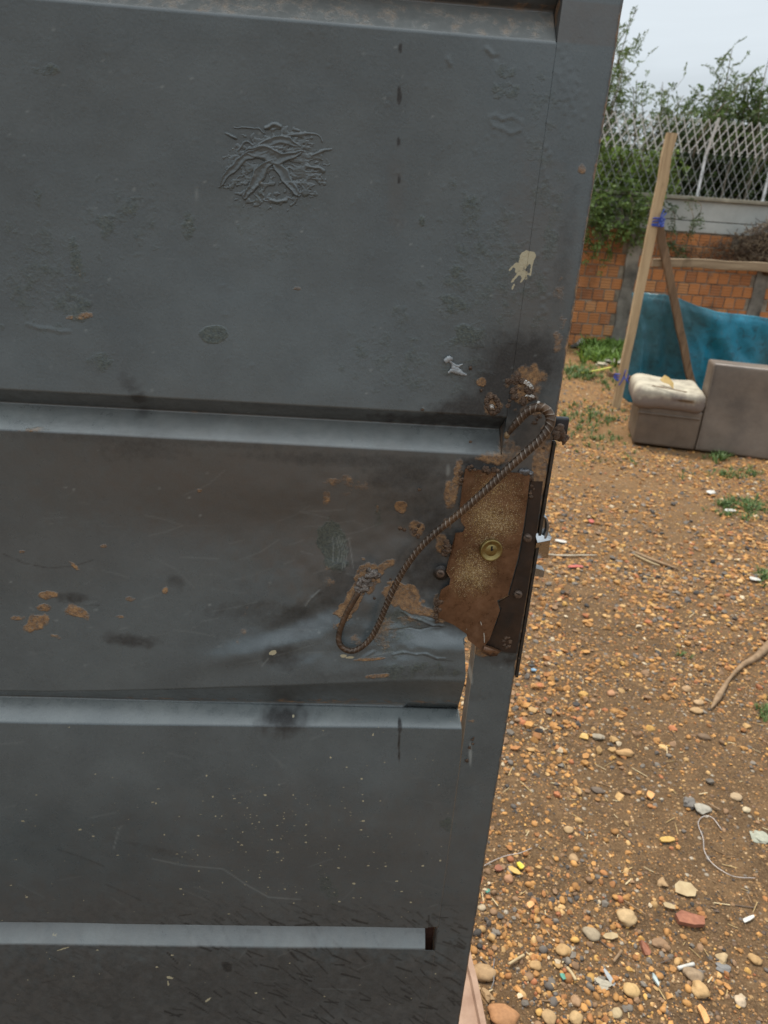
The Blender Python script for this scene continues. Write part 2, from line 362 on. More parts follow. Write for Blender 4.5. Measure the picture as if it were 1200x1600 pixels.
g2 = scatter('gravel', 34000, wedge(1.5, 6.7, L1, R1, 1.05), .0038, .0175, 1, .36, lambda x, y: np.clip((.30+1.9*(fbm(x+2, y+4, 1.9, 3, 8)-.36))*sstep(1.45, 2.5, y), .0, 1), 1.15, M_STONE, 12, True)
g4 = scatter('gravel', 9000, wedge(6.2, 10, L1, lambda y: .66*y+.8, 1), .007, .022, 0, .3, lambda x, y: np.clip(.2+1.8*(fbm(x+2, y+4, 1.3, 3, 8)-.3), 0, 1), .8, M_STONE, 14, True)
g4['label'] = 'gravel thinning out toward the brick wall'
g2['label'] = 'carpet of orange brown gravel across the yard'
GP = np.array([[.36, .20, .085], [.20, .115, .055], [.12, .08, .05], [.07, .06, .055], [.48, .34, .2]])
g3 = scatter('grit', 70000, wedge(.72, 3.0, L1, R1, 1.1), .0010, .0046, 0, .3, None, .5, M_STONE, 13, pal=GP, pw=[.3, .3, .2, .12, .08])
g3['label'] = 'coarse sandy grit between the stones'
# straw and splinters
ac = Acc(); r = np.random.default_rng(5)
for P in wedge(.75, 3.2, L1, R1, 1.2)(r, 620):
    L = .005+.022*r.random()**2; a = r.random()*6.28; z = float(zg(*P))+.003; dv = np.array([math.cos(a), math.sin(a), r.normal()*.15])*L
    nv_ = np.array([-math.sin(a), math.cos(a), 0])*(.0005+.0010*r.random())
    ac.box([P[0], P[1], z], dv, nv_, [0, 0, .0006], [(.42, .29, .13), (.55, .43, .25), (.20, .12, .06), (.10, .07, .05)][r.integers(4)])
tag(ac.build('straw_litter', attr_mat('straw', .8), smooth=False), 'bits of straw, bark and wood splinters on the gravel', kind='stuff')

# grass tufts
M_LEAF = attr_mat('leaf', .55, 40, .1, .002, .25, .28)
ac = Acc(); r = np.random.default_rng(6)
def tuftpatch(u, v, su, sv, n, h=.05, col=(.10, .16, .045)):
    for _ in range(n):
        g = GND(u+r.normal()*su, v+r.normal()*sv); hh = h*(.4+r.random()); z = float(zg(g.x, g.y))
        for k in range(5):
            a = r.random()*6.28; b = np.array([math.cos(a), math.sin(a), 0]); wv = np.array([-b[1], b[0], 0])*hh*.09
            p0 = np.array([g.x, g.y, z])+b*hh*.1; p1 = p0+b*hh*.35+[0, 0, hh*.6]; p2 = p0+b*hh*(.7+.3*r.random())+[0, 0, hh*(.5+.5*r.random())]
            c = np.array(col)*(.7+.6*r.random())
            ac.add(np.array([p0-wv, p0+wv, p1+wv*.8, p1-wv*.8]), np.array([[0, 1, 2, 3]]), c); ac.add(np.array([p1-wv*.8, p1+wv*.8, p2+wv*.1, p2-wv*.1]), np.array([[0, 1, 2, 3]]), c)
for a_ in [(1160, 792, 26, 9, 150, .035), (1196, 905, 7, 9, 40, .03), (1150, 742, 35, 5, 70, .035), (925, 655, 28, 12, 150, .04), (900, 588, 22, 5, 90, .07), (945, 552, 18, 9, 260, .16, (.13, .22, .04)),
           (915, 582, 40, 6, 110, .05, (.12, .19, .04)), (930, 690, 26, 8, 60, .035), (1190, 1110, 8, 8, 20, .02), (1065, 1024, 8, 4, 8, .02), (960, 600, 20, 6, 60, .05), (1125, 715, 10, 4, 50, .05), (985, 720, 30, 6, 30, .03)]:
    tuftpatch(*a_)
tag(ac.build('grass', M_LEAF, smooth=False), 'low green weeds and grass scattered over the yard', kind='stuff')

# ------------------------------------------------------------------ brick boundary wall
YW = 10.25
wall = empty('brick_wall', (4.2, YW, 0), 'orange hollow brick wall topped by two grey concrete panels and a coping', 'wall')
def m_brick():
    m = NM('hollow_brick'); o = m.co('Object'); p = m.pos(); rn = m.rnd()
    c = m.ramp(rn, [(0, (.40, .165, .065)), (.35, (.48, .20, .075)), (.7, (.33, .135, .06)), (1, (.53, .26, .11))])
    wv = m.n('ShaderNodeTexWave'); wv.bands_direction = 'Z'; wv.inputs['Scale'].default_value = 8.5; wv.inputs['Distortion'].default_value = .6; m.set(wv.inputs[0], p)
    n = m.noise(9, 6, p, .7)
    rib = m.math('MULTIPLY', m.mr(wv.outputs[1], .15, .5, 1, 0), m.mr(rn, .3, .5))
    c = m.mix(m.math('MULTIPLY', rib, .45), c, (.14, .06, .03))
    c = m.mix(m.mr(n, .55, .75, 0, .6), c, (.30, .25, .20))
    c = m.mix(m.mr(m.noise(2.2, 5, p, .6), .56, .72, 0, .7), c, (.10, .065, .045))
    m.P(Base_Color=c, Roughness=.9, Specular_IOR_Level=.2, Normal=m.bump(m.math('ADD', m.math('MULTIPLY', wv.outputs[1], .6), n), .5, .01)); return m.m
M_BRICK = m_brick()
M_MORTAR = simple('mortar', (.13, .10, .075), (.33, .29, .23), 7, .95, 0, .8, .012, .15, 6, True)
M_CEM = simple('grey_concrete', (.34, .35, .33), (.47, .48, .455), 3, .9, 0, .3, .006, .2, 6, True)
M_COPE = simple('stained_coping', (.16, .145, .11), (.36, .33, .26), 5, .92, 0, .5, .008, .2, 6, True)
def brick_vf(w_, h_, r):
    j = lambda: r.normal()*.0018
    x0, x1, z0, z1 = -w_/2, w_/2, -h_/2, h_/2; b = .006; V = []
    for (dy, ins) in ((0, b), (b, 0), (.10, 0)):
        V += [(x0+ins+j(), dy+j(), z0+ins+j()), (x1-ins+j(), dy+j(), z0+ins+j()), (x1-ins+j(), dy+j(), z1-ins+j()), (x0+ins+j(), dy+j(), z1-ins+j())]
    F = [[0, 1, 2, 3]]+[[a, a+4, (a+1) % 4+4, (a+1) % 4] for a in range(4)]+[[a+4, a+8, (a+1) % 4+8, (a+1) % 4+4] for a in range(4)]
    return np.array(V), np.array(F)
r = np.random.default_rng(3); RW, RH = .158, .160
bm_variants = []
for k in range(8):
    V, F = brick_vf(RW-.014, RH-.016, r); me = bpy.data.meshes.new('brick'); me.from_pydata(V.tolist(), [], F.tolist()); me.materials.append(M_BRICK); bm_variants.append(me)
far = Acc(); PIL = [G(978, 460, YW).x, G(1184, 460, YW).x]; nb = 0
for row in range(10):
    z = .09+row*RH; ox = (row % 2)*RW/2
    for i in range(-60, 130):
        x = 2+i*RW+ox
        if any(abs(x-px) < .125 for px in PIL): continue
        yy = YW-.002+r.normal()*.003
        if row == 9 and r.random() < .25: continue
        u_, v_ = proj(np.array(x), np.array(YW), np.array(z))
        if -15+862 < u_ < 1225 and nb < 298:
            o = link('brick', bm_variants[r.integers(8)], wall); o.location = (x-4.2, yy-YW, z); o.matrix_parent_inverse = Matrix.Identity(4); nb += 1
        else:
            V, F = brick_vf(RW-.014, RH-.016, r); far.add(V+[x, yy, z], F)
tag(far.build('brickwork', M_BRICK, wall, False), kind='stuff')
def wbox(name, x0, x1, y0, y1, z0, z1, mat, bev=.004, parent=wall):
    bm = bmesh.new(); box_bm(bm, ((x0+x1)/2, (y0+y1)/2, (z0+z1)/2), (x1-x0, y1-y0, z1-z0), None, bev); return from_bm(name, bm, mat, parent)
wbox('mortar_bed', -8, 23, YW+.010, YW+.12, -.1, 1.62, M_MORTAR)
M_PILL = simple('mouldy_concrete', (.05, .048, .042), (.36, .33, .28), 2.2, .95, 0, .6, .01, .2, 5, True)
for px in PIL+[PIL[0]-2.4, PIL[1]+2.4, PIL[1]+4.8]:
    V = []; zz = np.linspace(-.05, 1.6, 26)
    for z in zz:
        wl = .085+.03*vnoise(np.array(z*5.), np.array(px), 4); wr = .085+.03*vnoise(np.array(z*5.), np.array(px+9), 5)
        V += [(px-wl, YW+.03, z), (px-wl+.01, YW-.022, z), (px+wr-.01, YW-.022, z), (px+wr, YW+.03, z)]
    mesh_np('pilaster', V, grid_faces(len(zz), 4), M_PILL, wall, False)
SL = (2.062-2.012)/(5.516-3.079)*0
for k in range(12):
    x0 = -8+k*2.58-1.30; 
    wbox('concrete_panel', x0, x0+2.572, YW-.01, YW+.09, 1.625, 1.762, M_CEM)
    wbox('concrete_panel', x0, x0+2.572, YW-.006, YW+.09, 1.772, 2.015, M_CEM)
for k in range(21):
    x0 = -8+k*1.5; wbox('coping_slab', x0, x0+1.494, YW-.05, YW+.13, 2.018, 2.066, M_COPE, .006)

# ------------------------------------------------------------------ welded razor mesh fence on the wall
M_GALV = simple('galvanised', (.62, .64, .66), (.80, .82, .83), 30, .5, .15, .2, .001, .5, 3, True)
M_GALVD = simple('weathered_galvanised', (.24, .25, .245), (.45, .46, .46), 30, .5, .3, .2, .001, .5, 3, True)
fence = empty('razor_mesh_fence', (4.2, YW+.04, 2.066), 'silver diamond razor mesh fence on posts along the wall coping', 'fence')
def razor(name, x0, x1, z0, z1, y0, y1, pitch, rows, wd, mat, seed):
    ac = Acc(); hcell = (z1-z0)/rows; r = np.random.default_rng(seed); n = int((x1-x0)/pitch)
    dx = pitch*rows
    for i in range(-int(rows)-1, n+1):
        for s in (1, -1):
            xa = x0+i*pitch+(dx if s < 0 else 0)
            p0 = np.array([xa, y0+.006*s, z0]); p1 = np.array([xa+s*dx, y1+.006*s, z1])
            if max(p0[0], p1[0]) < x0 or min(p0[0], p1[0]) > x1: continue
            t = (p1-p0); L = np.linalg.norm(t); t /= L; nrm = np.array([-t[2], 0, t[0]])
            ac.box((p0+p1)/2, t*L/2, nrm*wd, [0, .001, 0])
            k = 0.
            while k < L:
                c = p0+t*k; ac.add(np.array([c+nrm*wd*2.2+t*.005, c-nrm*wd*2.2+t*.005, c-t*.005-nrm*wd*2.0, c-t*.005+nrm*wd*2.0])+[0, -.003*s, 0], np.array([[0, 1, 2, 3]])); k += hcell*.26
    tag(ac.build(name, mat, fence, False), kind='stuff')
razor('lower_mesh', -7, 15, 2.07, 2.60, YW+.04, YW+.04, .112, 2.5, .0026, M_GALVD, 1)
razor('upper_mesh', -7, 15, 2.585, 2.97, YW+.03, YW-.10, .112, 2.1, .0052, M_GALV, 2)
pb = [G(1090, 305, YW+.05).x, G(1193, 310, YW+.05).x]
sp_ = 1.9
for px in [pb[0]-3*sp_, pb[0]-2*sp_, pb[0]-sp_, pb[0], pb[1], pb[1]+sp_, pb[1]+2*sp_]:
    ac = Acc(); ac.box([px, YW+.06, 2.33], [.018, 0, 0], [0, .004, 0], [0, 0, .27]); ac.box([px+.014, YW+.075, 2.33], [.004, 0, 0], [0, .018, 0], [0, 0, .27])
    p0 = np.array([px, YW+.05, 2.58]); p1 = np.array([px+.005, YW-.09, 2.99]); ac.box((p0+p1)/2, [.018, 0, 0], [0, .004, 0], (p1-p0)/2)
    ac.build('post', M_GALV, fence, False)

# ------------------------------------------------------------------ foliage
M_BARK = simple('bark', (.10, .075, .05), (.24, .19, .13), 14, .9, 0, .7, .01, .2, 5, True)
def leaf_quads(P, Dn, L, W, r, fold=.25):
    n = len(P); Dn = Dn/(np.linalg.norm(Dn, axis=1)[:, None]+1e-9)
    q = r.normal(size=(n, 3)); S_ = np.cross(Dn, q); S_ /= np.linalg.norm(S_, axis=1)[:, None]+1e-9
    L = np.asarray(L).reshape(-1, 1)*np.ones((n, 1)); W = np.asarray(W).reshape(-1, 1)*np.ones((n, 1))
    V = np.stack([P, P+Dn*L*.5+S_*W*.5, P+Dn*L, P+Dn*L*.5-S_*W*.5], 1).reshape(-1, 3)
    F = np.arange(n*4).reshape(-1, 4); return V, F
def frond(P, d, L, nl, r, lw, ll):
    t = np.linspace(.12, 1, nl); sag = -.25*L
    up = np.array([0, 0, 1.]); s = np.cross(d, up)+r.normal(size=3)*.35; s /= np.linalg.norm(s)+1e-9
    C = P+d*L*t[:, None]+up*(sag*t**2)[:, None]
    pts = np.repeat(C, 2, 0); dirs = np.tile(np.array([s, -s]), (nl, 1))+d*.5+r.normal(size=(nl*2, 3))*.18
    return pts, dirs, C
def tree(name, label, base, tips, col, nfr, fl, ll, lw, spread, trunk_r=.03, seed=0, cat='tree', nl=7, group=None, wig=.18):
    r = np.random.default_rng(seed); root = empty(name, base, label, cat, group); base = np.array(base, float)
    br = Acc(); lf = Acc()
    tips = [np.array(t, float) for t in tips]; mid = np.mean(tips, 0); fork = base*.55+mid*.45; fork[2] = base[2]+(mid[2]-base[2])*.45
    tr = catmull([base, base*.5+fork*.5+r.normal(size=3)*.05, fork], 5); V, F = tube(tr, np.linspace(trunk_r, trunk_r*.7, len(tr)), 7); tk = Acc(); tk.add(V, F)
    tk.build('trunk', M_BARK, root)
    PP = []; DD = []
    for ti, tp in enumerate(tips):
        m_ = (fork+tp)/2+r.normal(size=3)*wig; c = catmull([fork, m_, tp], 7); V, F = tube(c, np.linspace(trunk_r*.5, .004, len(c)), 5); br.add(V, F)
        for k in range(nfr):
            t = 1-r.random()**1.3*.75; P0 = c[min(len(c)-1, int(t*(len(c)-1)))]+r.normal(size=3)*spread*(.4+.6*t)
            ad = c[-1]-c[-3]; d = ad/(np.linalg.norm(ad)+1e-9)*.6+r.normal(size=3)*.7+[0, 0, .15]; d /= np.linalg.norm(d)
            p, q, C = frond(P0, d, fl*(.6+.6*r.random()), nl, r, lw, ll); PP.append(p); DD.append(q)
            if k % 3 == 0:
                V, F = tube(np.vstack([c[min(len(c)-1, int(t*(len(c)-1)))][None]*.5+P0*.5, P0[None], C[-1][None]]), .0025, 3); br.add(V, F)
    PP = np.vstack(PP); DD = np.vstack(DD); V, F = leaf_quads(PP, DD, ll*(.7+.6*r.random(len(PP))), lw*(.7+.6*r.random(len(PP))), r)
    cc = np.array(col)*(.65+.7*r.random((len(PP)//(2*nl), 1))); cc = np.repeat(cc, 2*nl, 0)*(.85+.3*r.random((len(PP), 1))); lf.add(V, F, np.repeat(cc, 4, 0))
    br.build('limbs', M_BARK, root); lf.build('crown', M_LEAF, root, False); return root
def tipsbox(n, us, vs, ys, seed):
    r = np.random.default_rng(seed); o = []
    for _ in range(n):
        y = ys[0]+(ys[1]-ys[0])*r.random(); o.append(G(us[0]+(us[1]-us[0])*r.random(), vs[0]+(vs[1]-vs[0])*r.random(), y))
    return o
GA = (.115, .165, .045); GB = (.09, .14, .03); GC = (.15, .20, .05); GD = (.04, .062, .02)
tree('feathery_tree', 'tall wispy tree rising against the sky beside the gate edge', (3.05, 11.6, 0), tipsbox(15, (925, 1000), (-10, 150), (11.2, 12.2), 1), GA, 44, .20, .046, .019, .12, .05, 1)
tree('feathery_tree', 'pale thin leaved shrub tree behind the fence just left of the pole top', (3.7, 11.5, 0), tipsbox(13, (985, 1075), (118, 185), (11.2, 12.2), 2), GA, 40, .17, .044, .019, .12, .04, 2)
tree('feathery_tree', 'feathery leaved tree with open fan shaped sprays at the top right', (5.1, 11.4, 0), tipsbox(17, (1115, 1215), (75, 185), (11.0, 11.8), 3), (.10, .145, .045), 24, .26, .055, .018, .09, .045, 3, nl=9)
tree('bushy_tree', 'dense green bush crowding the fence behind the middle post', (4.4, 11.7, 0), tipsbox(12, (1060, 1140), (140, 215), (11.0, 12.0), 4), GB, 60, .20, .055, .028, .13, .05, 4)
tree('bushy_tree', 'dark olive bush at the far right behind the fence', (5.9, 11.5, 0), tipsbox(12, (1165, 1250), (120, 220), (11.0, 12.0), 5), GB, 60, .22, .06, .03, .14, .05, 5)
tree('hedge_shrub', 'shaded shrub behind the lower mesh, left of the pole', (3.45, 11.0, 0), tipsbox(13, (925, 1030), (185, 300), (10.8, 11.5), 6), GB, 75, .2, .05, .025, .13, .05, 6, 'shrub')
tree('hedge_shrub', 'very dark shrub filling the lower mesh between pole and middle post', (4.3, 11.2, 0), tipsbox(14, (1025, 1115), (205, 310), (11.0, 11.9), 7), GD, 80, .22, .055, .03, .14, .05, 7, 'shrub')
tree('hedge_shrub', 'very dark shrub behind the lower mesh at the right end post', (5.3, 11.3, 0), tipsbox(15, (1110, 1225), (205, 315), (11.1, 12.0), 8), GD, 80, .22, .055, .03, .14, .05, 8, 'shrub')
tree('hedge_shrub', 'bright green shrub poking through the mesh beside the pole', (3.9, 10.9, 0), tipsbox(6, (955, 1060), (215, 270), (10.6, 10.9), 9), GC, 40, .15, .045, .024, .10, .03, 9, 'shrub')
tree('hedge_shrub', 'dark hedge bush hidden behind the gate edge', (2.0, 11.4, 0), tipsbox(12, (780, 930), (120, 290), (11.0, 12.0), 10), GB, 60, .22, .055, .03, .14, .05, 10, 'shrub')
tree('hedge_shrub', 'dark hedge bush just outside the right of the picture', (6.8, 11.4, 0), tipsbox(14, (1230, 1380), (150, 310), (11.0, 12.0), 11), GB, 60, .22, .055, .03, .14, .05, 11, 'shrub')
# bare pale stems seen through the mesh
for (pts, lab) in (([(1128, 305), (1135, 275), (1146, 240), (1152, 200)], 'pale bare sapling stem slanting behind the fence mesh'), ([(1165, 305), (1180, 265), (1196, 235), (1215, 200)], 'thin pale stem leaning right near the end post')):
    c = catmull([G(u, v, 10.75) for u, v in pts], 6); c = np.vstack([[c[0][0]-.05, c[0][1], 0], c]); V, F = tube(c, np.linspace(.018, .009, len(c)), 6)
    tag(mesh_np('sapling_stem', V, F, simple('pale_bark', (.10, .085, .065), (.20, .17, .13), 10, .9, world=True)), lab, 'sapling')
# vine hanging over the wall
def vine(name, label, pts, n, spread, col, seed, ll=.05, lw=.028, cat='vine', down=1., yo=0.):
    r = np.random.default_rng(seed); root = empty(name, G(pts[0][0], pts[0][1], YW-.1), label, cat); br = Acc(); PP = []; DD = []
    for (u, v, u2, v2) in pts:
        A = np.array(G(u, v, YW-.04+yo)); B = np.array(G(u2, v2, YW-.12-.2*r.random()+yo))
        c = catmull([A, (A+B)/2+[0, -.10, .05]+r.normal(size=3)*.05, B], 8); V, F = tube(c, .005, 4); br.add(V, F)
        for k in range(n):
            P0 = c[r.integers(len(c))]+r.normal(size=3)*spread*np.array([1, .6, 1]); P0[1] = min(P0[1], YW-.03+yo) if yo == 0 else max(P0[1], YW+.06)
            d = r.normal(size=3)+[0, -.4, -.7*down]; d /= np.linalg.norm(d); p, q, C = frond(P0, d, .13*(.6+.6*r.random()), 5, r, lw, ll); p[:, 1] = np.minimum(p[:, 1], YW-.03) if yo == 0 else np.maximum(p[:, 1], YW+.06); PP.append(p); DD.append(q)
    PP = np.vstack(PP); DD = np.vstack(DD); V, F = leaf_quads(PP, DD, ll*(.7+.6*r.random(len(PP))), lw, r); cc = np.array(col)*(.55+.9*r.random((len(PP)//10, 1))); cc = np.repeat(cc, 10, 0)
    a = Acc(); a.add(V, F, np.repeat(cc, 4, 0)); br.build('stems', M_BARK, root); a.build('leaves', M_LEAF, root, False)
r = np.random.default_rng(44)
vp = [(u+r.normal()*6, 290+r.random()*25, u+r.normal()*9, v) for u, v in ((925, 400), (932, 420), (940, 395), (948, 385), (955, 372), (965, 380), (975, 365), (985, 360), (995, 370), (1005, 375), (915, 375), (925, 350), (1012, 360), (940, 350), (990, 350), (1000, 340))]
vine('hanging_vine', 'green leafy creeper spilling over the wall left of the pole', vp, 22, .08, (.12, .18, .045), 45)
vine('hanging_vine', 'bright green leafy clump pushing through the mesh just left of the pole top', [(u, 285, u+r.normal()*14, 222+r.random()*30) for u in range(940, 1062, 10)], 10, .06, (.17, .26, .04), 49, yo=.3)
vine('hanging_vine', 'thick green creeper climbing the mesh above the coping by the pole', [(u, 300, u+r.normal()*12, 225+r.random()*50) for u in range(930, 1045, 9)], 20, .10, (.12, .18, .04), 46, yo=.35)
vine('hanging_vine', 'thin creeper strands dangling down the pale concrete panel', [(1073, 310, 1076, 362), (1083, 312, 1085, 362)], 9, .02, (.07, .10, .04), 47, .04, .02)
vine('hanging_vine', 'creeper strand curving down right of the pole onto the bricks', [(1035, 320, 1044, 385), (1044, 380, 1070, 398)], 24, .035, (.07, .11, .04), 48, .04, .02)
# dead brushwood heaped over the wall on the right
r = np.random.default_rng(51); ac = Acc()
for _ in range(1500):
    t = r.random()
    u = 1200+r.normal()*38 if r.random() < .8 else 1050+r.random()*150; top = np.interp(u, [1040, 1110, 1150, 1200, 1260], [388, 380, 366, 345, 330])
    v = top+(412-top)*r.random()**.9; P = np.array(G(u, v, YW-.06-.28*r.random()*sstep(1110, 1190, u)))
    d = r.normal(size=3)*[1, .5, .8]; d *= (.05+.12*r.random())/np.linalg.norm(d); m_ = P+d*.5+r.normal(size=3)*.02
    c = np.array([P, m_, P+d]); c[:, 1] = np.minimum(c[:, 1], YW-.03); V, F = tube(c, .0022+.0022*r.random(), 3); ac.add(V, F, [(.20, .14, .09), (.11, .075, .05), (.30, .23, .15), (.085, .06, .045)][r.integers(4)])
tag(ac.build('dead_brushwood', attr_mat('dry_twig', .9)), 'brown tangle of dead vines heaped over the wall at the right', 'brushwood', kind='stuff')
# mound of earth under the brushwood
bm = bmesh.new(); bmesh.ops.create_icosphere(bm, subdivisions=4, radius=1)
cm = G(1215, 395, YW-.06)
for v in bm.verts:
    n_ = float(fbm(np.array(v.co.x*3+5), np.array(v.co.z*3+v.co.y*2), 2, 4, 3)); k = .75+.5*n_
    v.co = Vector((v.co.x*.62*k, v.co.y*.12*k, v.co.z*.27*k))+Vector((cm.x+.1, cm.y+.02, cm.z-.01))
tag(from_bm('earth_mound', bm, simple('dark_litter', (.05, .034, .024), (.16, .105, .065), 18, .95, 0, .9, .02, .1, 6, True), None, True), 'dark crumbly mound under the dead vines on the brick wall', 'mound')

# ------------------------------------------------------------------ timber frame, ties and tarp
def m_wood(name, c1, c2, c3, ax='Z'):
    m = NM(name); o = m.co('Object'); s = {'Z': (30, 30, 2), 'X': (2, 30, 30)}[ax]
    n = m.noise(1, 6, m.map(o, s), .65, .6); k = m.noise(5, 5, o, .6)
    c = m.ramp(n, [(.3, c1), (.55, c2), (.75, c3)]); c = m.mix(m.mr(k, .58, .72, 0, .65), c, (c1[0]*.5, c1[1]*.48, c1[2]*.45))
    m.P(Base_Color=c, Roughness=.82, Specular_IOR_Level=.25, Normal=m.bump(n, .5, .004)); return m.m
M_W1 = m_wood('pale_timber', (.30, .20, .11), (.47, .34, .20), (.60, .46, .29)); M_W2 = m_wood('weathered_timber', (.10, .06, .035), (.21, .135, .08), (.30, .20, .12)); M_W3 = m_wood('weathered_rail', (.15, .105, .06), (.30, .22, .14), (.40, .31, .20), 'X')
def plank(name, label, A, B, w0, w1, th, mat, along='Z', wob=.004, seed=1):
    r = np.random.default_rng(seed); A = np.array(A); B = np.array(B); t = B-A; L = np.linalg.norm(t); t /= L
    fr = np.array([0, -1., 0]); fr -= t*(fr@t); fr /= np.linalg.norm(fr); sd_ = np.cross(t, fr)
    n = 14; V = []
    ch = .006
    for k in range(n):
        s = k/(n-1); c = A+t*L*s+sd_*r.normal()*wob; w_ = (w0+(w1-w0)*s)/2*(1+r.normal()*.02); h = th/2
        for (a_, b_) in ((-w_+ch, -h), (-w_, -h+ch), (-w_, h-ch), (-w_+ch, h), (w_-ch, h), (w_, h-ch), (w_, -h+ch), (w_-ch, -h)): V.append(c+sd_*a_+fr*b_)
    F = [[i*8+j, i*8+(j+1) % 8, (i+1)*8+(j+1) % 8, (i+1)*8+j] for i in range(n-1) for j in range(8)]
    me = bpy.data.meshes.new(name); me.from_pydata([tuple(v-A) for v in V], [], F+[list(range(8))[::-1], [8*(n-1)+j for j in range(8)]]); me.materials.append(mat)
    o = link(name, me, None, A); return tag(o, label, 'timber')
YF = GND(962, 636).y
pole_b = GND(962, 637); pole_b.z = -.05
plank('timber_pole', 'upright pale timber pole lashed with blue cord, standing before the wall', pole_b, G(1050, 208, YF), .072, .088, .045, M_W1, seed=1)
plank('timber_brace', 'slanting dark timber prop leaning across the blue tarp', G(1088, 640, YF+.10), G(1029, 352, YF+.055), .066, .074, .035, M_W2, seed=2)
plank('timber_rail', 'long weathered rail running right from the brace at the wall front', G(1019, 409, YF+.10), G(1320, 424, YF+.10), .075, .085, .035, M_W3, 'X', seed=3)
plank('timber_stub', 'short thin timber crosspiece tied low on the pole', G(950, 584, YF+.05), G(1012, 599, YF+.06), .045, .05, .03, M_W2, seed=4)
M_BLUE = simple('rope_lashing', (.02, .05, .30), (.04, .10, .48), 40, .5, world=True)
def cord(label, u, v, w_, seed, tails):
    r = np.random.default_rng(seed); c0 = np.array(G(u, v, YF+.02)); ac = Acc()
    for k in range(4):
        th = np.linspace(0, 2*np.pi, 22); z = (k-1.5)*.013
        P = np.stack([c0[0]+w_*np.sign(np.cos(th))*np.abs(np.cos(th))**.5, c0[1]-.01+(.05)*np.sign(np.sin(th))*np.abs(np.sin(th))**.5, c0[2]+z+.012*np.sin(th+k)+r.normal(size=22)*.002], 1); ac.add(*tube(P, .006, 5))
    for (du, dv) in tails:
        P = catmull([G(u+5, v, YF-.05), G(u+5+du*.4, v+dv*.5, YF-.07), G(u+5+du, v+dv, YF-.06)], 6); ac.add(*tube(P, .0055, 5))
    tag(ac.build('rope_lashing', M_BLUE), label, 'rope')
cord('blue cord lashing with loose tail high on the pale pole', 1025, 347, .058, 1, [(11, -14), (8, -20), (4, 8)])
cord('blue cord knot low on the pole at the crosspiece', 970, 588, .058, 2, [(-8, 14), (9, 12), (3, -10)])

def m_tarp():
    m = NM('blue_tarp'); p = m.pos(); n = m.noise(3, 6, p, .7); f = m.noise(14, 6, p, .75, 1.)
    c = m.ramp(n, [(.28, (.006, .125, .180)), (.5, (.008, .18, .27)), (.72, (.012, .235, .365))])
    c = m.mix(m.mr(m.noise(1.4, 4, p, .5), .42, .62, 0, .75), c, (.035, .10, .11))
    c = m.mix(m.mr(f, .50, .66, 0, .6), c, (.014, .026, .028)); c = m.mix(m.mr(m.noise(6, 4, p, .6), .66, .76, 0, .5), c, (.16, .12, .07))
    m.P(Base_Color=c, Roughness=.42, Specular_IOR_Level=.5, Normal=m.bump(m.math('ADD', f, m.noise(5, 3, p)), .5, .02)); return m.m
top = [(990, 459), (1002, 457), (1020, 459), (1040, 460), (1062, 466), (1090, 478), (1120, 487), (1150, 491), (1180, 494), (1210, 499), (1250, 506), (1330, 520)]
bot = [(976, 622), (985, 630), (1000, 638), (1030, 648), (1062, 655), (1090, 660), (1120, 668), (1150, 672), (1180, 676), (1210, 680), (1250, 690), (1330, 705)]
nT, nB = 150, 60; ti = np.linspace(0, len(top)-1, nT); V = []
ta = np.array(top, float); ba = np.array(bot, float)
tu = np.interp(ti, range(len(top)), ta[:, 0]); tv = np.interp(ti, range(len(top)), ta[:, 1]); bu = np.interp(ti, range(len(top)), ba[:, 0]); bv = np.interp(ti, range(len(top)), ba[:, 1])
for j in range(nB):
    s = j/(nB-1)
    for i in range(nT):
        A = G(tu[i], tv[i], YF+.16); B = GND(bu[i], bv[i]) if False else G(bu[i], bv[i], YF+.16)
        P = A*(1-s)+B*s; dd = .06*math.sin(i*.16+s*2.2)*s+.05*(float(fbm(np.array(i*.06), np.array(s*3.), 1, 3, 2))-.5)*2+.03*math.sin(i*.35-s*4)*s*(1-s)*2
        dd += -.05*math.exp(-((i-70-60*s)/9)**2)+.035*math.exp(-(s/.04)**2)
        V.append((P.x, P.y+dd+.08*s, max(P.z, .01)))
tarp = mesh_np('blue_tarp', V, grid_faces(nB, nT), m_tarp()); tag(tarp, 'dirty blue tarpaulin sheet hung behind the timber prop and sofa', 'tarpaulin')
sm_ = tarp.modifiers.new('thick', 'SOLIDIFY'); sm_.thickness = .004

# ------------------------------------------------------------------ sofa
P1 = GND(985, 695); P2 = GND(1083, 708); P3 = GND(1200, 722); U = (P3-P1).normalized(); Wd = Vector((-U.y, U.x, 0)); Zv = Vector((0, 0, 1))
M_SOFA = simple('taupe_leatherette', (.085, .062, .045), (.175, .130, .095), 3.5, .5, 0, .35, .01, .45, 6, True)
M_PIPE = simple('pale_piping', (.25, .21, .18), (.36, .31, .27), 20, .55, world=True)
def m_foam():
    m = NM('worn_cream_cover'); p = m.pos(); n = m.noise(9, 6, p, .65)
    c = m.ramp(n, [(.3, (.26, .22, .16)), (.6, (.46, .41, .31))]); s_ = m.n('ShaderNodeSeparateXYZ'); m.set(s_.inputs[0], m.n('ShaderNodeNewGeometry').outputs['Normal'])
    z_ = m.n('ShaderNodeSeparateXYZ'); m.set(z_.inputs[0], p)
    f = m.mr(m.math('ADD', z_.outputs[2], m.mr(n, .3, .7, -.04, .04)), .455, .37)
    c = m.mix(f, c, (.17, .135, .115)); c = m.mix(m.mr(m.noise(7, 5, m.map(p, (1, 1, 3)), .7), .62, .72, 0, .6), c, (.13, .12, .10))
    m.P(Base_Color=c, Roughness=.7, Normal=m.bump(n, .4, .012)); return m.m
M_FOAM = m_foam()
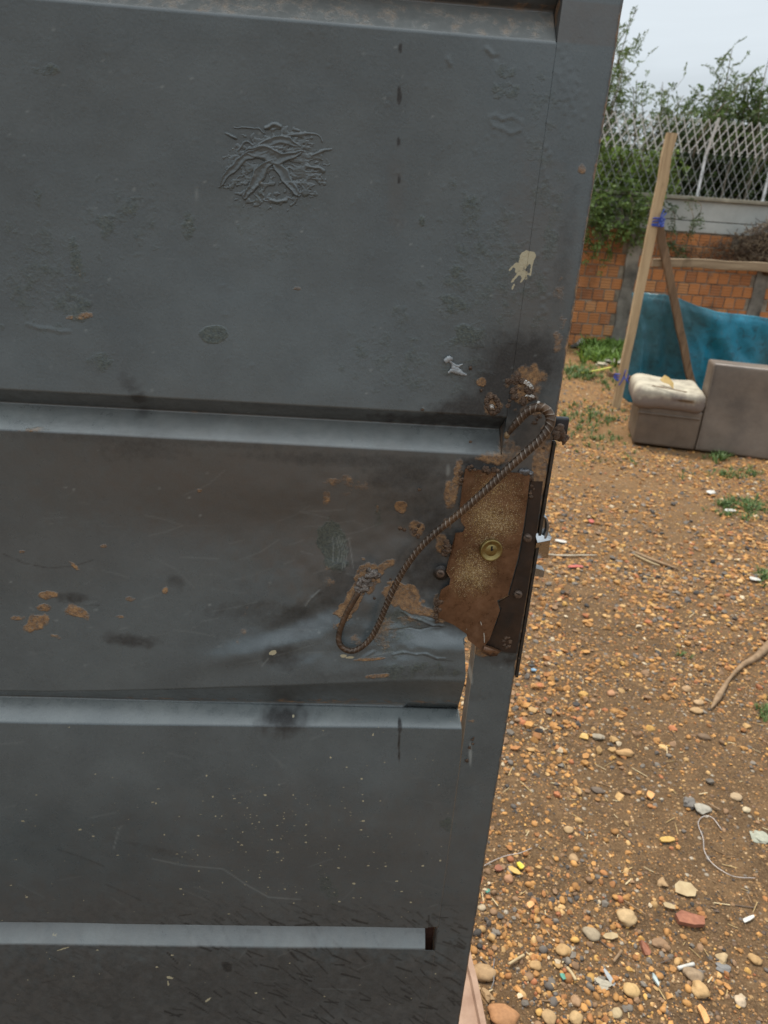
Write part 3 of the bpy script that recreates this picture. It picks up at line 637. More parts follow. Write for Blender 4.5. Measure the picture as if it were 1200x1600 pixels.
sofa = empty('sofa', P1, 'worn taupe sofa seen from behind with a cream topped end in front of the tarp', 'sofa')
def orient(bm):
    Rm = Matrix((U, Wd, Zv)).transposed().to_4x4(); bmesh.ops.transform(bm, matrix=Matrix.Translation(P1) @ Rm, verts=bm.verts[:])
l1 = (P2-P1).length
bm = bmesh.new(); box_bm(bm, (l1/2+.01, .28, .165), (l1-.005, .54, .30), None, .02, 3)
orient(bm); from_bm('end_body', bm, M_SOFA, sofa, True)
for uu in (.03, ):
    bm = bmesh.new(); box_bm(bm, (l1/2, .004, .262), (l1-.01, .012, .010), None, .004, 2); orient(bm); from_bm('seam_welt', bm, M_SOFA, sofa, True)
bm = bmesh.new(); bmesh.ops.create_grid(bm, x_segments=1, y_segments=1, size=.001); bm.clear()
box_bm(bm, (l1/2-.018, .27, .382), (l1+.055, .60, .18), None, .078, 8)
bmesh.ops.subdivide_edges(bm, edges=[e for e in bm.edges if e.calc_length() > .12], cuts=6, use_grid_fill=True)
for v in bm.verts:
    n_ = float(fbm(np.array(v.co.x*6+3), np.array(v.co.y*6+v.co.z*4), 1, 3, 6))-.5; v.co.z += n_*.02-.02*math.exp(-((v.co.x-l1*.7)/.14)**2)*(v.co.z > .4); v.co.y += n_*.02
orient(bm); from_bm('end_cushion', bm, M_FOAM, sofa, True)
# tall back panel leaning away slightly
TL = G(1099, 567, P2.y+.15); hb = TL.z; lean = .15/hb
l0, l2 = l1+.006, 2.1
def backbox(bm, u0, u1, w0, w1, z0, z1, bev, seg):
    n0 = len(bm.verts); box_bm(bm, ((u0+u1)/2, (w0+w1)/2, (z0+z1)/2), (u1-u0, w1-w0, z1-z0), None, bev, seg)
bm = bmesh.new(); backbox(bm, l0, l2, .0, .24, .015, hb, .022, 3)
for _ in range(1): bmesh.ops.subdivide_edges(bm, edges=[e for e in bm.edges if e.calc_length() > .15], cuts=9, use_grid_fill=True)
for v in bm.verts:
    n_ = float(fbm(np.array(v.co.x*3+3), np.array(v.co.z*3+v.co.y), 1, 4, 7))-.5; v.co.y += v.co.z*lean+n_*.055; v.co.x += v.co.z*.035-n_*.006
orient(bm); from_bm('back_panel', bm, M_SOFA, sofa, True)
ac = Acc()
def sp3(u, w_, z): p = P1+U*(u+z*.035)+Wd*(w_+z*lean)+Zv*z; return p[:]
ac.add(*tube(catmull([sp3(l0+.012, -.002, .03), sp3(l0+.012, -.004, .3), sp3(l0+.012, -.002, hb-.02)], 8), .006, 6)); ac.build('side_piping', M_SOFA, sofa)
ac = Acc(); ac.add(*tube(catmull([sp3(l0+.01, .004, hb-.006), sp3(l0+.5, -.002, hb-.010), sp3(l0+1., .0, hb-.006), sp3(l2, 0, hb-.01)], 8), .009, 6)); ac.build('top_piping', M_PIPE, sofa)
# dry leaf and twig on the cushion
cl = P1+U*(l1*.38)+Wd*.12+Zv*.475
bm = bmesh.new(); vs = [bm.verts.new(cl+Vector(p)) for p in ((-.05, 0, .035), (-.015, .01, .07), (.02, .0, .055), (.05, -.03, .02), (.045, -.06, -.02), (.01, -.04, .012), (-.03, -.03, .02))]; bm.faces.new(vs)
o = from_bm('dry_leaf', bm, simple('yellow_leaf', (.42, .27, .08), (.56, .38, .14), 20, .6, world=True)); o.modifiers.new('t', 'SOLIDIFY').thickness = .002
tag(o, 'curled yellow leaf lying on the cream sofa cushion', 'leaf')
c = catmull([P1+U*.07+Wd*.02+Zv*.474, P1+U*.14+Wd*.0+Zv*.472, P1+U*.22+Wd*-.01+Zv*.468, P1+U*.32+Wd*-.02+Zv*.46], 6); V, F = tube(c, .004, 5)
tag(mesh_np('twig', V, F, M_W2), 'thin dark twig on the front of the sofa cushion', 'twig')

# rubble at the foot of the wall
def rock(name, label, c, s, col, seed, cat='stone', rotz=0, ang=.5, flat=1, rough=.75, group=None, sub=3):
    r = np.random.default_rng(seed); V, F = ico(sub); q = r.normal(size=(5, 3)); V = V.copy(); k = np.ones(len(V))
    for i in range(5): k += ang*.11*np.sin(V@q[i]*(1.5+i*.6)+i)
    if ang > .8:
        for i in range(9):
            dd = r.normal(size=3); dd /= np.linalg.norm(dd); lim = .55+.3*r.random(); pr = V@dd; V = V-np.outer(np.maximum(0, pr-lim), dd)
    V = V*k[:, None]*np.array(s); cz, sz = math.cos(rotz), math.sin(rotz); V = np.stack([V[:, 0]*cz-V[:, 1]*sz, V[:, 0]*sz+V[:, 1]*cz, V[:, 2]], 1)
    c = np.array(c, float)
    o = mesh_np(name, V, F, M_STONE, None, ang <= .8, {'col': np.broadcast_to(np.array(col), (len(V), 3))}); o.location = c
    return tag(o, label, cat, group)
def on_ground(u, v, up=0): g = GND(u, v); return (g.x, g.y, float(zg(g.x, g.y))+up)
rock('rubble_lump', 'white broken concrete lump at the foot of the brick wall by the gate', on_ground(905, 543, .05), (.09, .08, .06), (.42, .40, .37), 1, 'rubble', .3, 1)
rock('rubble_lump', 'dark stained concrete lump beside the white lump at the wall foot', on_ground(897, 545, .03), (.07, .06, .05), (.10, .09, .08), 2, 'rubble', .9, 1)
rock('rubble_lump', 'grey concrete lump nearest the concrete pilaster base', on_ground(921, 541, .04), (.08, .06, .04), (.30, .28, .25), 3, 'rubble', .9, 1)
rock('rubble_slab', 'flat pale broken slab on the grass just left of the pole', on_ground(962, 569, .03), (.16, .12, .03), (.40, .36, .29), 4, 'rubble', .1, 1)
rock('rubble_slab', 'small flat cream slab left of the larger slab near the pole', on_ground(938, 574, .02), (.10, .08, .025), (.44, .38, .28), 5, 'rubble', .7, 1)
g0, g1_ = GND(906, 590), GND(952, 585); V, F = tube(catmull([g0+Zv*.05, (g0+g1_)/2+Zv*.06, g1_+Zv*.08], 6), .012, 6)
tag(mesh_np('yellow_strap', V, F, simple('yellow_plastic', (.45, .42, .06), (.6, .58, .12), 20, .5, world=True)), 'yellow plastic strap stretched over the grass toward the pole', 'strap')

# ------------------------------------------------------------------ individual stones and litter near the gate
TAN = (.47, .29, .13); BUF = (.42, .27, .14); GRY = (.20, .18, .16); DKG = (.10, .095, .09); RED = (.26, .11, .06); CRM = (.56, .45, .29)
STN = [ # u v half-width px, aspect, height, angle, colour, label
 (755, 1519, 13, 1.2, .75, 1.5, BUF, 'large round buff stone touching the right side of the brown board'),
 (785, 1590, 17, 1.1, .7, 1.2, (.44, .22, .10), 'big rusty orange stone at the bottom edge beside the brown board'),
 (760, 1556, 13, .6, .6, 2.3, BUF, 'wedge shaped buff stone wedged between brown board and big orange stone'),
 (978, 1433, 14, .85, .75, .2, (.52, .36, .19), 'squarish cream tan stone, largest in the middle of the gravel'),
 (925, 1460, 12, .7, .6, 2.6, (.38, .30, .20), 'smooth olive tan oval stone left of the squarish cream stone'),
 (880, 1486, 10, .8, .6, .2, TAN, 'rounded orange stone above the densest gravel left of centre'),
 (987, 1547, 11, .85, .8, 2.6, (.58, .38, .17), 'bright honey coloured stone with a pale flat face'),
 (1084, 1522, 13, .7, .6, 2.5, (.34, .24, .15), 'dull brown oval stone right behind the cigarette stub'),
 (1095, 1545, 12, .85, .75, .4, (.55, .35, .16), 'light orange stone in front of the dull brown oval stone'),
 (1130, 1494, 9, .75, .6, .1, (.50, .36, .20), 'small oval tan stone above the upright grey chip'),
 (1180, 1496, 8, .8, .6, 2.4, TAN, 'small round orange stone near the right edge low down'),
 (1132, 1507, 7, 1.5, .5, 1.5, (.22, .21, .20), 'upright grey slate chip under a small tan stone'),
 (1158, 1561, 8, .8, .7, .5, (.55, .42, .29), 'pale shell like stone low on the right'),
 (1075, 1257, 10, .95, .8, 0, GRY, 'dark grey round cobble beside a white angular rock'),
 (1097, 1267, 12, .75, .6, .3, (.42, .38, .31), 'pale angular white grey rock beside the grey cobble'),
 (1148, 1250, 8, .8, .6, .2, (.46, .33, .20), 'buff round pebble upper right of the white rock'),
 (1165, 1270, 6, .8, .6, .2, CRM, 'cream pebble lower right of the buff one near the grey cobble'),
 (1035, 1378, 10, .8, .6, .3, BUF, 'flat buff pebble just left of the yellowish wood chip'),
 (888, 1299, 8, .7, .7, .1, (.50, .33, .17), 'pale tan pebble on open sandy ground near the gate'),
 (897, 1341, 7, .9, .7, .1, BUF, 'round tan pebble below the pale one on sandy ground'),
 (795, 1375, 7, .95, .8, .1, (.45, .24, .13), 'reddish round pebble under the yellow plastic scrap'),
 (1073, 1076, 8, .8, .7, .3, (.44, .28, .15), 'oval tan pebble at the left end of the fallen branch'),
 (1092, 1098, 8, .65, .6, .1, (.50, .33, .18), 'upper of two stacked tan pebbles left of the fallen branch'),
 (1088, 1111, 9, .7, .6, 2.8, (.47, .30, .15), 'lower of two stacked tan pebbles left of the fallen branch'),
 (955, 1083, 7, .9, .7, .1, (.48, .25, .13), 'pinkish orange pebble alone in the brown hollow'),
 (977, 1176, 14, .5, .5, .1, (.52, .31, .14), 'long flat orange stone lying left of the dark hollow'),
 (934, 1150, 9, .8, .6, 2.4, (.36, .30, .22), 'grey beige oval stone next to yellow chips mid ground'),
 (1100, 1153, 10, .6, .5, 2.8, (.20, .13, .08), 'dark brown flat stone in the hollow under the branch'),
 (935, 1230, 10, .6, .5, 2.9, (.16, .12, .09), 'dark brown flat stone near the top of the sandy patch'),
 (830, 1558, 0, 1, 1, 0, TAN, ''), (858, 1590, 9, .95, .8, 0, (.46, .30, .15), 'round tan pebble at the bottom edge third from the board'),
 (900, 1590, 9, .95, .8, 0, (.50, .33, .16), 'round honey pebble at the bottom edge centre'),
 (965, 1580, 8, .8, .6, .5, (.46, .35, .2), 'cream brown pebble at the bottom edge right of centre'),
 (900, 1562, 8, .8, .7, 1.2, (.40, .24, .13), 'ruddy egg shaped pebble above the bottom edge'),
 (836, 1508, 8, .8, .7, .2, TAN, 'orange pebble in the thick gravel right of the buff stone'),
 (1032, 1472, 7, 1.4, .6, 1.5, (.30, .18, .10), 'brown upright pebble beside the damp hole'),
 (940, 1535, 12, .7, .35, 2.5, (.44, .39, .30), 'flat pale grey shard leaning in the gravel'),
 (1183, 1310, 13, .9, .3, 2.4, (.38, .38, .30), 'flat greenish grey shard at the right edge'),
]
for i, (u, v, hw, asp, hh, an, col, lab) in enumerate(STN):
    if not lab: continue
    g = GND(u, v); dist = (Vector((g.x, g.y, -H))).length; s = hw*dist/FPX*.92; col = tuple(q_*.86 for q_ in col)
    ang = 1. if ('angular' in lab or 'shard' in lab or 'chip' in lab or 'wedge' in lab) else .55
    rock('stone', lab, (g.x, g.y, float(zg(g.x, g.y))+s*hh*.42), (s, s*asp*1.1, s*hh*.75), col, 100+i, 'stone', an, ang)
def slab(name, label, cat, u, v, lw, ww, th, an, mat, up=.004, tilt=.1, seed=0):
    r = np.random.default_rng(seed); g = GND(u, v); sc = (Vector((g.x, g.y, -H))).length/FPX; L, W_ = lw*sc, ww*sc
    bm = bmesh.new(); k = 7; vs = []
    for j in range(k):
        t = 2*math.pi*j/k+.3; rr = .85+.3*r.random(); vs.append(bm.verts.new((np.clip(math.cos(t)*1.25, -1, 1)*L/2*rr, np.clip(math.sin(t)*1.25, -1, 1)*W_/2*rr, r.normal()*th*.3)))
    f = bm.faces.new(vs); e = bmesh.ops.extrude_face_region(bm, geom=[f]); bmesh.ops.translate(bm, vec=(0, 0, th), verts=[q for q in e['geom'] if isinstance(q, bmesh.types.BMVert)])
    bmesh.ops.transform(bm, matrix=Matrix.Rotation(an, 4, 'Z') @ Matrix.Rotation(tilt, 4, 'X'), verts=bm.verts[:])
    o = from_bm(name, bm, mat); o.location = (g.x, g.y, float(zg(g.x, g.y))+up); return tag(o, label, cat)
M_CHIP = simple('wood_chip', (.33, .23, .12), (.48, .37, .21), 40, .75, world=True); M_YEL = simple('yellow_scrap', (.42, .25, .06), (.58, .37, .09), 60, .5, world=True)
M_WHT = simple('white_scrap', (.38, .36, .32), (.62, .60, .55), 30, .6, world=True); M_REDB = simple('red_brick_bit', (.20, .075, .045), (.34, .14, .08), 60, .9, world=True); M_RP = simple('red_plastic', (.38, .07, .05), (.48, .12, .08), 40, .4, world=True)
M_BLP = simple('light_blue_plastic', (.16, .28, .40), (.22, .36, .48), 40, .4, world=True); M_ORP = simple('orange_scrap', (.55, .25, .08), (.68, .36, .14), 60, .6, world=True); M_GRN = simple('green_plastic', (.05, .2, .14), (.1, .3, .22), 40, .4, world=True)
slab('brick_fragment', 'triangular red brick fragment with an orange tip on the earth', 'brick', 1078, 1436, 34, 17, .014, -.15, M_REDB, .002, .15, 1)
slab('brick_fragment', 'small slim red brick sliver standing left of the damp hole', 'brick', 1007, 1480, 11, 17, .010, .3, M_REDB, .002, .4, 2)
slab('brick_fragment', 'tiny red brick bit beside the yellow plastic scrap', 'brick', 778, 1359, 12, 9, .006, .3, M_REDB, .002, .2, 3)
slab('wood_chip', 'cream torn wood chip with ragged edge right of centre', 'wood chip', 1071, 1389, 24, 17, .003, -.35, M_CHIP, .008, .25, 4)
slab('wood_chip', 'small pale chip left of the big squarish stone cluster', 'wood chip', 953, 1463, 20, 8, .003, .1, M_CHIP, .008, .2, 5)
slab('wood_chip', 'rectangular pale chip between grey cobble and torn wood chip', 'wood chip', 1045, 1416, 14, 7, .003, -.25, M_CHIP, .007, .2, 6)
slab('wood_chip', 'yellowish chip leaning at the bottom edge right', 'wood chip', 1099, 1585, 9, 20, .004, .2, M_ORP, .006, .2, 7)
slab('yellow_scrap', 'bright yellow plastic scrap on the sand near the gate', 'plastic scrap', 812, 1357, 9, 10, .006, .4, simple('bright_yellow', (.62, .47, .04), (.74, .60, .08), 40, .4, world=True), .004, .3, 8)
slab('yellow_scrap', 'mustard yellow splinter just left of the bright yellow scrap', 'plastic scrap', 803, 1364, 18, 8, .003, -.7, M_YEL, .004, .1, 9)
slab('yellow_scrap', 'yellow chip with a black end in the middle distance of sand', 'plastic scrap', 1042, 1311, 20, 7, .004, .1, M_YEL, .006, .1, 10)
slab('yellow_scrap', 'yellow plastic fragment standing by grey beige oval stone', 'plastic scrap', 913, 1150, 12, 9, .005, -.5, M_YEL, .006, .4, 11)
slab('orange_scrap', 'small square orange scrap on the sand below the yellow one', 'plastic scrap', 828, 1417, 11, 8, .003, .5, M_ORP, .006, .2, 12)
slab('orange_scrap', 'orange square piece among pebbles above the sandy patch', 'plastic scrap', 1016, 1242, 13, 10, .004, .7, M_ORP, .006, .2, 13)
slab('green_scrap', 'tiny turquoise plastic crumb close to the gate edge', 'plastic scrap', 761, 1394, 6, 5, .003, .5, M_GRN, .004, .2, 14)
slab('green_scrap', 'tiny green plastic crumb in the thick gravel', 'plastic scrap', 879, 1527, 6, 8, .003, .5, M_GRN, .006, .2, 15)
slab('paper_scrap', 'white paper scrap by the grass patch, upper of two', 'paper', 1110, 773, 15, 9, .004, .5, M_WHT, .012, .2, 16)
slab('paper_scrap', 'white paper scrap lower right of the upper one on grass', 'paper', 1139, 801, 15, 7, .004, .1, M_WHT, .012, .2, 17)
slab('paper_scrap', 'white scrap at the right edge beside a weed', 'paper', 1177, 912, 14, 8, .004, .0, M_WHT, .010, .2, 18)
slab('paper_scrap', 'white scrap on the gravel beside the silver latch bolt', 'paper', 876, 848, 17, 7, .004, -.4, M_WHT, .010, .2, 19)
slab('red_scrap', 'small red scrap beside a cream chip in the upper gravel', 'plastic scrap', 923, 817, 9, 8, .006, .5, M_RP, .012, .3, 20)
slab('red_scrap', 'faded red torn plastic strip left on the gravel', 'plastic scrap', 898, 886, 22, 6, .003, .1, M_RP, .010, .1, 21)
slab('blue_scrap', 'light blue plastic crumb beside the gate edge on gravel', 'plastic scrap', 833, 1051, 8, 6, .004, .1, M_BLP, .008, .2, 22)
slab('white_chip', 'white sharp splinter lying flat at the right edge low down', 'plastic scrap', 1170, 1434, 20, 5, .002, .4, M_WHT, .006, .1, 23)
slab('grey_foil', 'thin curled grey flake leaning on the flat pale shard', 'plastic scrap', 952, 1529, 6, 22, .001, .7, simple('grey_flake', (.3, .31, .31), (.5, .51, .51), 40, .4, world=True), .008, .6, 24)
slab('grey_stub', 'grey upright stub of plastic pipe in the gravel', 'plastic scrap', 1024, 1529, 5, 16, .006, .1, simple('pale_teal', (.3, .36, .35), (.45, .5, .48), 40, .5, world=True), .004, .2, 25)
# cigarette-like stub, sticks, branch, wires
def rod(name, label, cat, pts, rad, mat, up=.006, n=7, sides=7):
    P = []
    for u, v in pts: g = GND(u, v); P.append([g.x, g.y, float(zg(g.x, g.y))+up])
    c = catmull(P, n); rr = np.interp(np.linspace(0, 1, len(c)), np.linspace(0, 1, len(rad)), rad) if isinstance(rad, (list, tuple)) else rad
    V, F = tube(c, rr, sides); k = len(V); V = np.vstack([V, c[:1], c[-1:]]); fl = F.tolist()+[[(j+1) % sides, j, k, k] for j in range(0)]
    bm = bmesh.new(); vs = [bm.verts.new(v) for v in V[:-2]]
    for f in F: bm.faces.new([vs[i] for i in f])
    bm.faces.new(vs[:sides][::-1]); bm.faces.new(vs[-sides:])
    return tag(from_bm(name, bm, mat, None, True), label, cat)
M_ST = simple('dry_stick', (.15, .09, .045), (.32, .21, .12), 40, .85, world=True)
rod('cigarette_stub', 'crushed white cigarette stub lying on the earth', 'cigarette', [(1060, 1511), (1085, 1504)], .0042, M_WHT, .006)
rod('fallen_branch', 'crooked brown fallen branch at the right edge mid ground', 'branch', [(1205, 1005), (1180, 1030), (1160, 1042), (1140, 1062), (1122, 1090), (1110, 1110)], [.018, .013, .010, .006, .012, .003], M_ST, .010)
rod('dry_stick', 'upper of two dry sticks crossing on the gravel', 'stick', [(985, 862), (1010, 874), (1030, 882), (1058, 893)], [.007, .011, .008, .005], M_ST, .012)
rod('dry_stick', 'lower yellowish dry stick along the darker one', 'stick', [(990, 868), (1012, 880), (1030, 888)], [.004, .006, .004], M_CHIP, .012)
rod('dry_stick', 'thin white twig pointing right from the latch', 'stick', [(855, 868), (880, 870), (932, 869)], [.004, .005, .003], simple('pale_twig', (.4, .34, .25), (.6, .52, .4), 30, .8, world=True), .012)
rod('dry_stick', 'short tan stick beside the buff stone near the board', 'stick', [(794, 1510), (806, 1503), (818, 1496)], .0028, M_CHIP, .010)
rod('dry_stick', 'brown stick beside the orange pebble in thick gravel', 'stick', [(958, 1504), (965, 1495), (971, 1486)], .0032, M_ST, .008)
rod('dry_stick', 'thin dark stem slanting above the squarish stone', 'stick', [(975, 1408), (990, 1418), (1008, 1429)], .0016, M_ST, .008)
rod('dry_stick', 'pale cut reed below the red brick sliver', 'stick', [(885, 1515), (893, 1525), (899, 1535)], .0035, M_CHIP, .010)
rod('dry_stick', 'brown chip beside the white angular rock', 'stick', [(1104, 1260), (1114, 1266), (1124, 1271)], .0026, M_ST, .010)
M_WIRE = simple('pale_wire', (.38, .34, .32), (.55, .5, .47), 30, .4, .4, world=True)
rod('thin_wire', 'long thin curved wire looping on the sand at the right', 'wire', [(1128, 1297), (1112, 1280), (1098, 1277), (1091, 1287), (1099, 1308), (1101, 1328), (1112, 1345), (1130, 1360), (1150, 1369), (1180, 1371)], .0011, M_WIRE, .006, 6, 5)
rod('thin_wire', 'thin pale wire curving out from behind the gate edge', 'wire', [(752, 1358), (770, 1348), (790, 1340), (812, 1336), (830, 1329)], .0010, M_WIRE, .005, 6, 5)
rod('thin_wire', 'fine dark wire strand by the large buff stone', 'wire', [(772, 1500), (770, 1520), (771, 1535), (766, 1550)], .0010, simple('dark_wire', (.1, .1, .1), (.2, .2, .2), 30, .4, world=True), .012, 6, 5)

# brown board lying behind the gate foot
board = empty('brown_board', GND(745, 1600), 'dusty brown moulded board lying behind the bottom of the gate', 'board')
M_BRD = simple('dusty_brown_plastic', (.26, .16, .11), (.36, .235, .165), 30, .7, 0, .3, .002, .3, 5, True)
A0, A1 = GND(733, 1470, .05), GND(770, 1640, .05)
bm = bmesh.new(); LS = [(733, 1476), (738, 1500), (746, 1530), (753, 1565), (760, 1600), (764, 1640)]
rim = [GND(u, v, .045) for u, v in LS]; rim_in = [GND(u-9, v, .045) for u, v in LS]; low = [GND(u-13, v, .036) for u, v in LS]; fl = [Vector((p.x-.35, p.y, .036)) for p in low]; gr = [Vector((p.x+.004, p.y, -.01)) for p in rim]
rows = [gr, rim, rim_in, low, fl]
vs = [[bm.verts.new(p) for p in row] for row in rows]
for i in range(4):
    for j in range(5): bm.faces.new([vs[i][j], vs[i][j+1], vs[i+1][j+1], vs[i+1][j]])
from_bm('board_sheet', bm, M_BRD, board, False)

# ================================================================== THE GATE
gate = empty('steel_gate', (0, D, .06), 'large dark grey painted sheet steel gate with horizontal ribs and a damaged lock', 'gate')
XS = .166; XR = .2185; ZT, ZB = 2.02, .07
GRV = [(1.700, 1.652), (1.3185, 1.276), (.950, .903), (.555, .509), (.172, .126)]
ED = .026
def sheet_z():
    rows = [(ZB, 0.)]; z = ZB
    def flat(z0, z1, d):
        n = max(2, int((z1-z0)/d)); return [(z0+(z1-z0)*k/n, 0.) for k in range(1, n+1)]
    for i, (zt, zb) in enumerate(GRV[::-1]):
        fine = .0016 if zb > .3 else .004
        rows += flat(rows[-1][0], zb, fine)
        zc = zt-(.027 if abs(zt-.950) < .001 else .020)
        rr = .0025
        for k in range(1, 13): s = k/13; rows.append((zb+(zc-zb)*s, ED*s))
        rows.append((zc, ED))
        for k in range(1, 11): s = k/11; rows.append((zc+(zt-zc)*s, ED*(1-s)))
        rows.append((zt, 0.))
    rows += flat(rows[-1][0], 1.76, .0016)+flat(1.76, ZT, .01); return np.array(rows)
# --- marks on the paint, with groove light and shade put into its colour.  coordinates are measured on the gate plane
def ell(Uu, Vv, m, lst):
    for it in lst:
        u, v, ru, rv = it[:4]; an = it[4] if len(it) > 4 else 0; st = it[5] if len(it) > 5 else 1.; so = it[6] if len(it) > 6 else 1.; na = it[7] if len(it) > 7 else .55
        R_ = max(ru, rv)*2.2; k = (np.abs(Uu-u) < R_) & (np.abs(Vv-v) < R_)
        if not k.any(): continue
        du, dv = Uu[k]-u, Vv[k]-v; a_ = math.radians(an); x = (du*math.cos(a_)+dv*math.sin(a_))/ru; y = (-du*math.sin(a_)+dv*math.cos(a_))/rv
        d_ = np.hypot(x, y)+na*2*(fbm(Uu[k], Vv[k], .09, 4, int(u)+int(v))-.5); m[k] = np.maximum(m[k], st*sstep(0, 1, (1-d_)/so+.5))
def stroke(Uu, Vv, m, pts, wd, st=1., mode='max'):
    pts = np.asarray(pts, float)
    for (a_, b_) in zip(pts[:-1], pts[1:]):
        lo = np.minimum(a_, b_)-wd*3; hi = np.maximum(a_, b_)+wd*3; k = (Uu > lo[0]) & (Uu < hi[0]) & (Vv > lo[1]) & (Vv < hi[1])
        if not k.any(): continue
        P = np.stack([Uu[k], Vv[k]], -1)-a_; t = b_-a_; L2 = (t@t)+1e-9; s = np.clip(P@t/L2, 0, 1); d_ = np.linalg.norm(P-s[:, None]*t, axis=1)
        g_ = st*np.exp(-(d_/wd)**2); m[k] = np.maximum(m[k], g_) if mode == 'max' else m[k]+g_
def marks(x, z):
    Uu, Vv = proj(x, np.full_like(x, D), z); sh = x.shape; Uu = Uu.ravel(); Vv = Vv.ravel()
    rust, soot_shade, cream, green, brown_tint, light = [np.zeros(Uu.shape) for _ in range(6)]
    r = np.random.default_rng(99)
    ell(Uu, Vv, rust, [(716, 742, 7, 26, 8), (703, 775, 9, 20, 0, .9), (626, 797, 9, 12, 20, .95, .5, .6), (590, 800, 4, 8, 0, .6), (652, 832, 12, 12, 0, .8), (632, 938, 34, 20, 35, .95, .35, .4), (655, 958, 30, 10, 20, .9), (548, 945, 13, 48, 28, .95, .35), (575, 905, 22, 24, 0, .9, .4),
      (600, 893, 22, 7, -35, .8), (52, 978, 22, 11, -20), (118, 963, 19, 9, 15), (68, 937, 15, 6, -5), (64, 956, 12, 6), (22, 972, 12, 5, 0, .7), (200, 942, 9, 4, 0, .6), (255, 928, 5, 7, 0, .8), (86, 1001, 14, 4, 15, .6), (185, 970, 9, 3, 0, .7),
      (132, 494, 12, 6, 0, .62), (105, 498, 8, 4, 0, .6), (195, 325, 13, 22, 20, .22), (112, 425, 9, 14, -20, .22), (510, 782, 8, 12, 0, .62), (540, 760, 30, 16, 0, .42), (765, 716, 26, 9, 0, .8), (690, 955, 12, 26, 0, .95), (762, 1015, 24, 10, -5, 1), (822, 600, 24, 34, 10, .75), (770, 632, 15, 16, 0, .9),
      (845, 735, 12, 70, 8, .85, .6), (800, 706, 22, 20, 0, .6), (752, 598, 6, 6), (690, 850, 9, 18, 0, .8), (700, 820, 8, 10, 0, .6), (790, 940, 10, 14, 0, .8), (795, 1005, 12, 14, 0, .8), (60, 672, 30, 3, 0, .62), (580, 1061, 26, 3, 0, .85), (585, 1090, 16, 4, 0, .8), (310, 770, 5, 3, 0, .8),
      (158, 860, 6, 3, 0, .7), (30, 868, 5, 3, 0, .8), (110, 890, 12, 2.5, 40, .8), (600, 1010, 22, 36, 15, .45), (640, 985, 20, 16, 0, .45), (560, 1020, 20, 14, 0, .4), (910, 265, 7, 10, 0, .7), (875, 520, 8, 40, 10, .45), (870, 460, 10, 30, 10, .4), (830, 640, 28, 10, 0, .6), (380, 990, 10, 50, 15, .25), (515, 905, 12, 20, 0, .4), (462, 452, 9, 3, 0, .55)])
    edge = sstep(XR-.0045, XR-.0005, x.ravel()); rust = np.maximum(rust, edge*(.35+.5*fbm(Uu, Vv, .02, 3, 4)))
    s1 = (Vv > 10+.084*Uu-40) & (Vv < -6+.084*Uu+2); rust = np.maximum(rust, .38*((z.ravel() > 1.652) & (z.ravel() < 1.684) & (x.ravel() < XS)))
    zt = z.ravel(); rust = np.maximum(rust, .42*np.exp(-((zt-.926)/.003)**2)+.3*np.exp(-((zt-1.300)/.002)**2))
    ell(Uu, Vv, soot_shade, [(812, 566, 58, 40, 0, 1.15, 1.8, .3), (790, 602, 48, 46, 0, 1.15, 1.7, .3), (740, 640, 60, 22, 0, .85, 1.2), (700, 662, 130, 12, 3, .8, 1.2), (860, 560, 30, 18, 0, .5, 1.), (200, 600, 16, 12, 40, .6, 1.6, .7), (212, 624, 16, 11, 10, .75, 1.4, .5), (213, 648, 9, 14, 20, .5, 1.5, .7), (343, 645, 4, 6, 0, .5),
      (445, 1135, 34, 14, 0, .85, 1.6), (440, 1122, 28, 20, 0, .4, 1.6), (438, 1045, 26, 20, 20, .6, 1.2), (205, 1010, 40, 9, 8, .7, 1.2), (108, 940, 22, 8, 0, .6, 1.), (272, 916, 16, 9, 30, .45, 1.6), (395, 960, 60, 14, -5, .35, 1.4), (460, 980, 40, 30, -20, .45, 1.4),
      (760, 724, 40, 10, 0, .8, .9), (640, 745, 60, 24, 0, .5, 1.2), (690, 830, 30, 40, 0, .6, 1.2), (670, 900, 40, 44, 0, .65, 1.), (655, 780, 50, 40, 0, .35, 1.4), (815, 930, 20, 60, 10, .9, 1.), (800, 1000, 25, 36, 0, .95, .8), (835, 860, 14, 60, 8, .8, .9), (525, 930, 26, 50, 25, .45, 1.2), (780, 1030, 24, 9, 0, .5),
      (626, 75, 3, 8, 0, 1, .5, 0), (624, 148, 3.6, 15, 0, 1, .5, 0), (623, 220, 2.8, 7, 0, .9, .5, 0), (624, 280, 2.6, 7, 0, .9, .5, 0), (624, 1146, 3.4, 8, 0, .9, .5, 0), (623, 1165, 1.6, 22, 0, .8, .5, 0), (355, 1512, 10, 7, 40, .8, .5), (712, 655, 70, 9, 3, .8, 1), (770, 700, 50, 10, 0, .4, 1), (815, 690, 18, 24, 0, .5, 1.2),
      (880, 400, 12, 90, 8, .35, 1.4), (220, 700, 60, 18, 0, .35, 1.6), (560, 720, 150, 10, 2, .45, 1.4), (240, 690, 200, 7, 3, .3, 1.3)])
    soot_shade = np.maximum(soot_shade, edge*.5)
    for _ in range(950):
        u, v = r.random()*720, 1390+r.random()**1.1*210; L = 8+22*r.random(); a_ = math.radians(28+r.normal()*12); dens = sstep(1380, 1450, v)*(.5 if u < 250 else 1); stroke(Uu, Vv, soot_shade, [(u, v), (u+L*math.cos(a_), v+L*math.sin(a_))], 1.0+1.0*r.random(), .95*dens*r.random())
    for p_ in ([(95, 1320), (130, 1332), (165, 1348)], [(165, 1378), (190, 1390), (220, 1405)], [(520, 1412), (552, 1425)], [(320, 1400), (345, 1415)]): stroke(Uu, Vv, soot_shade, p_, 1.3, .42)
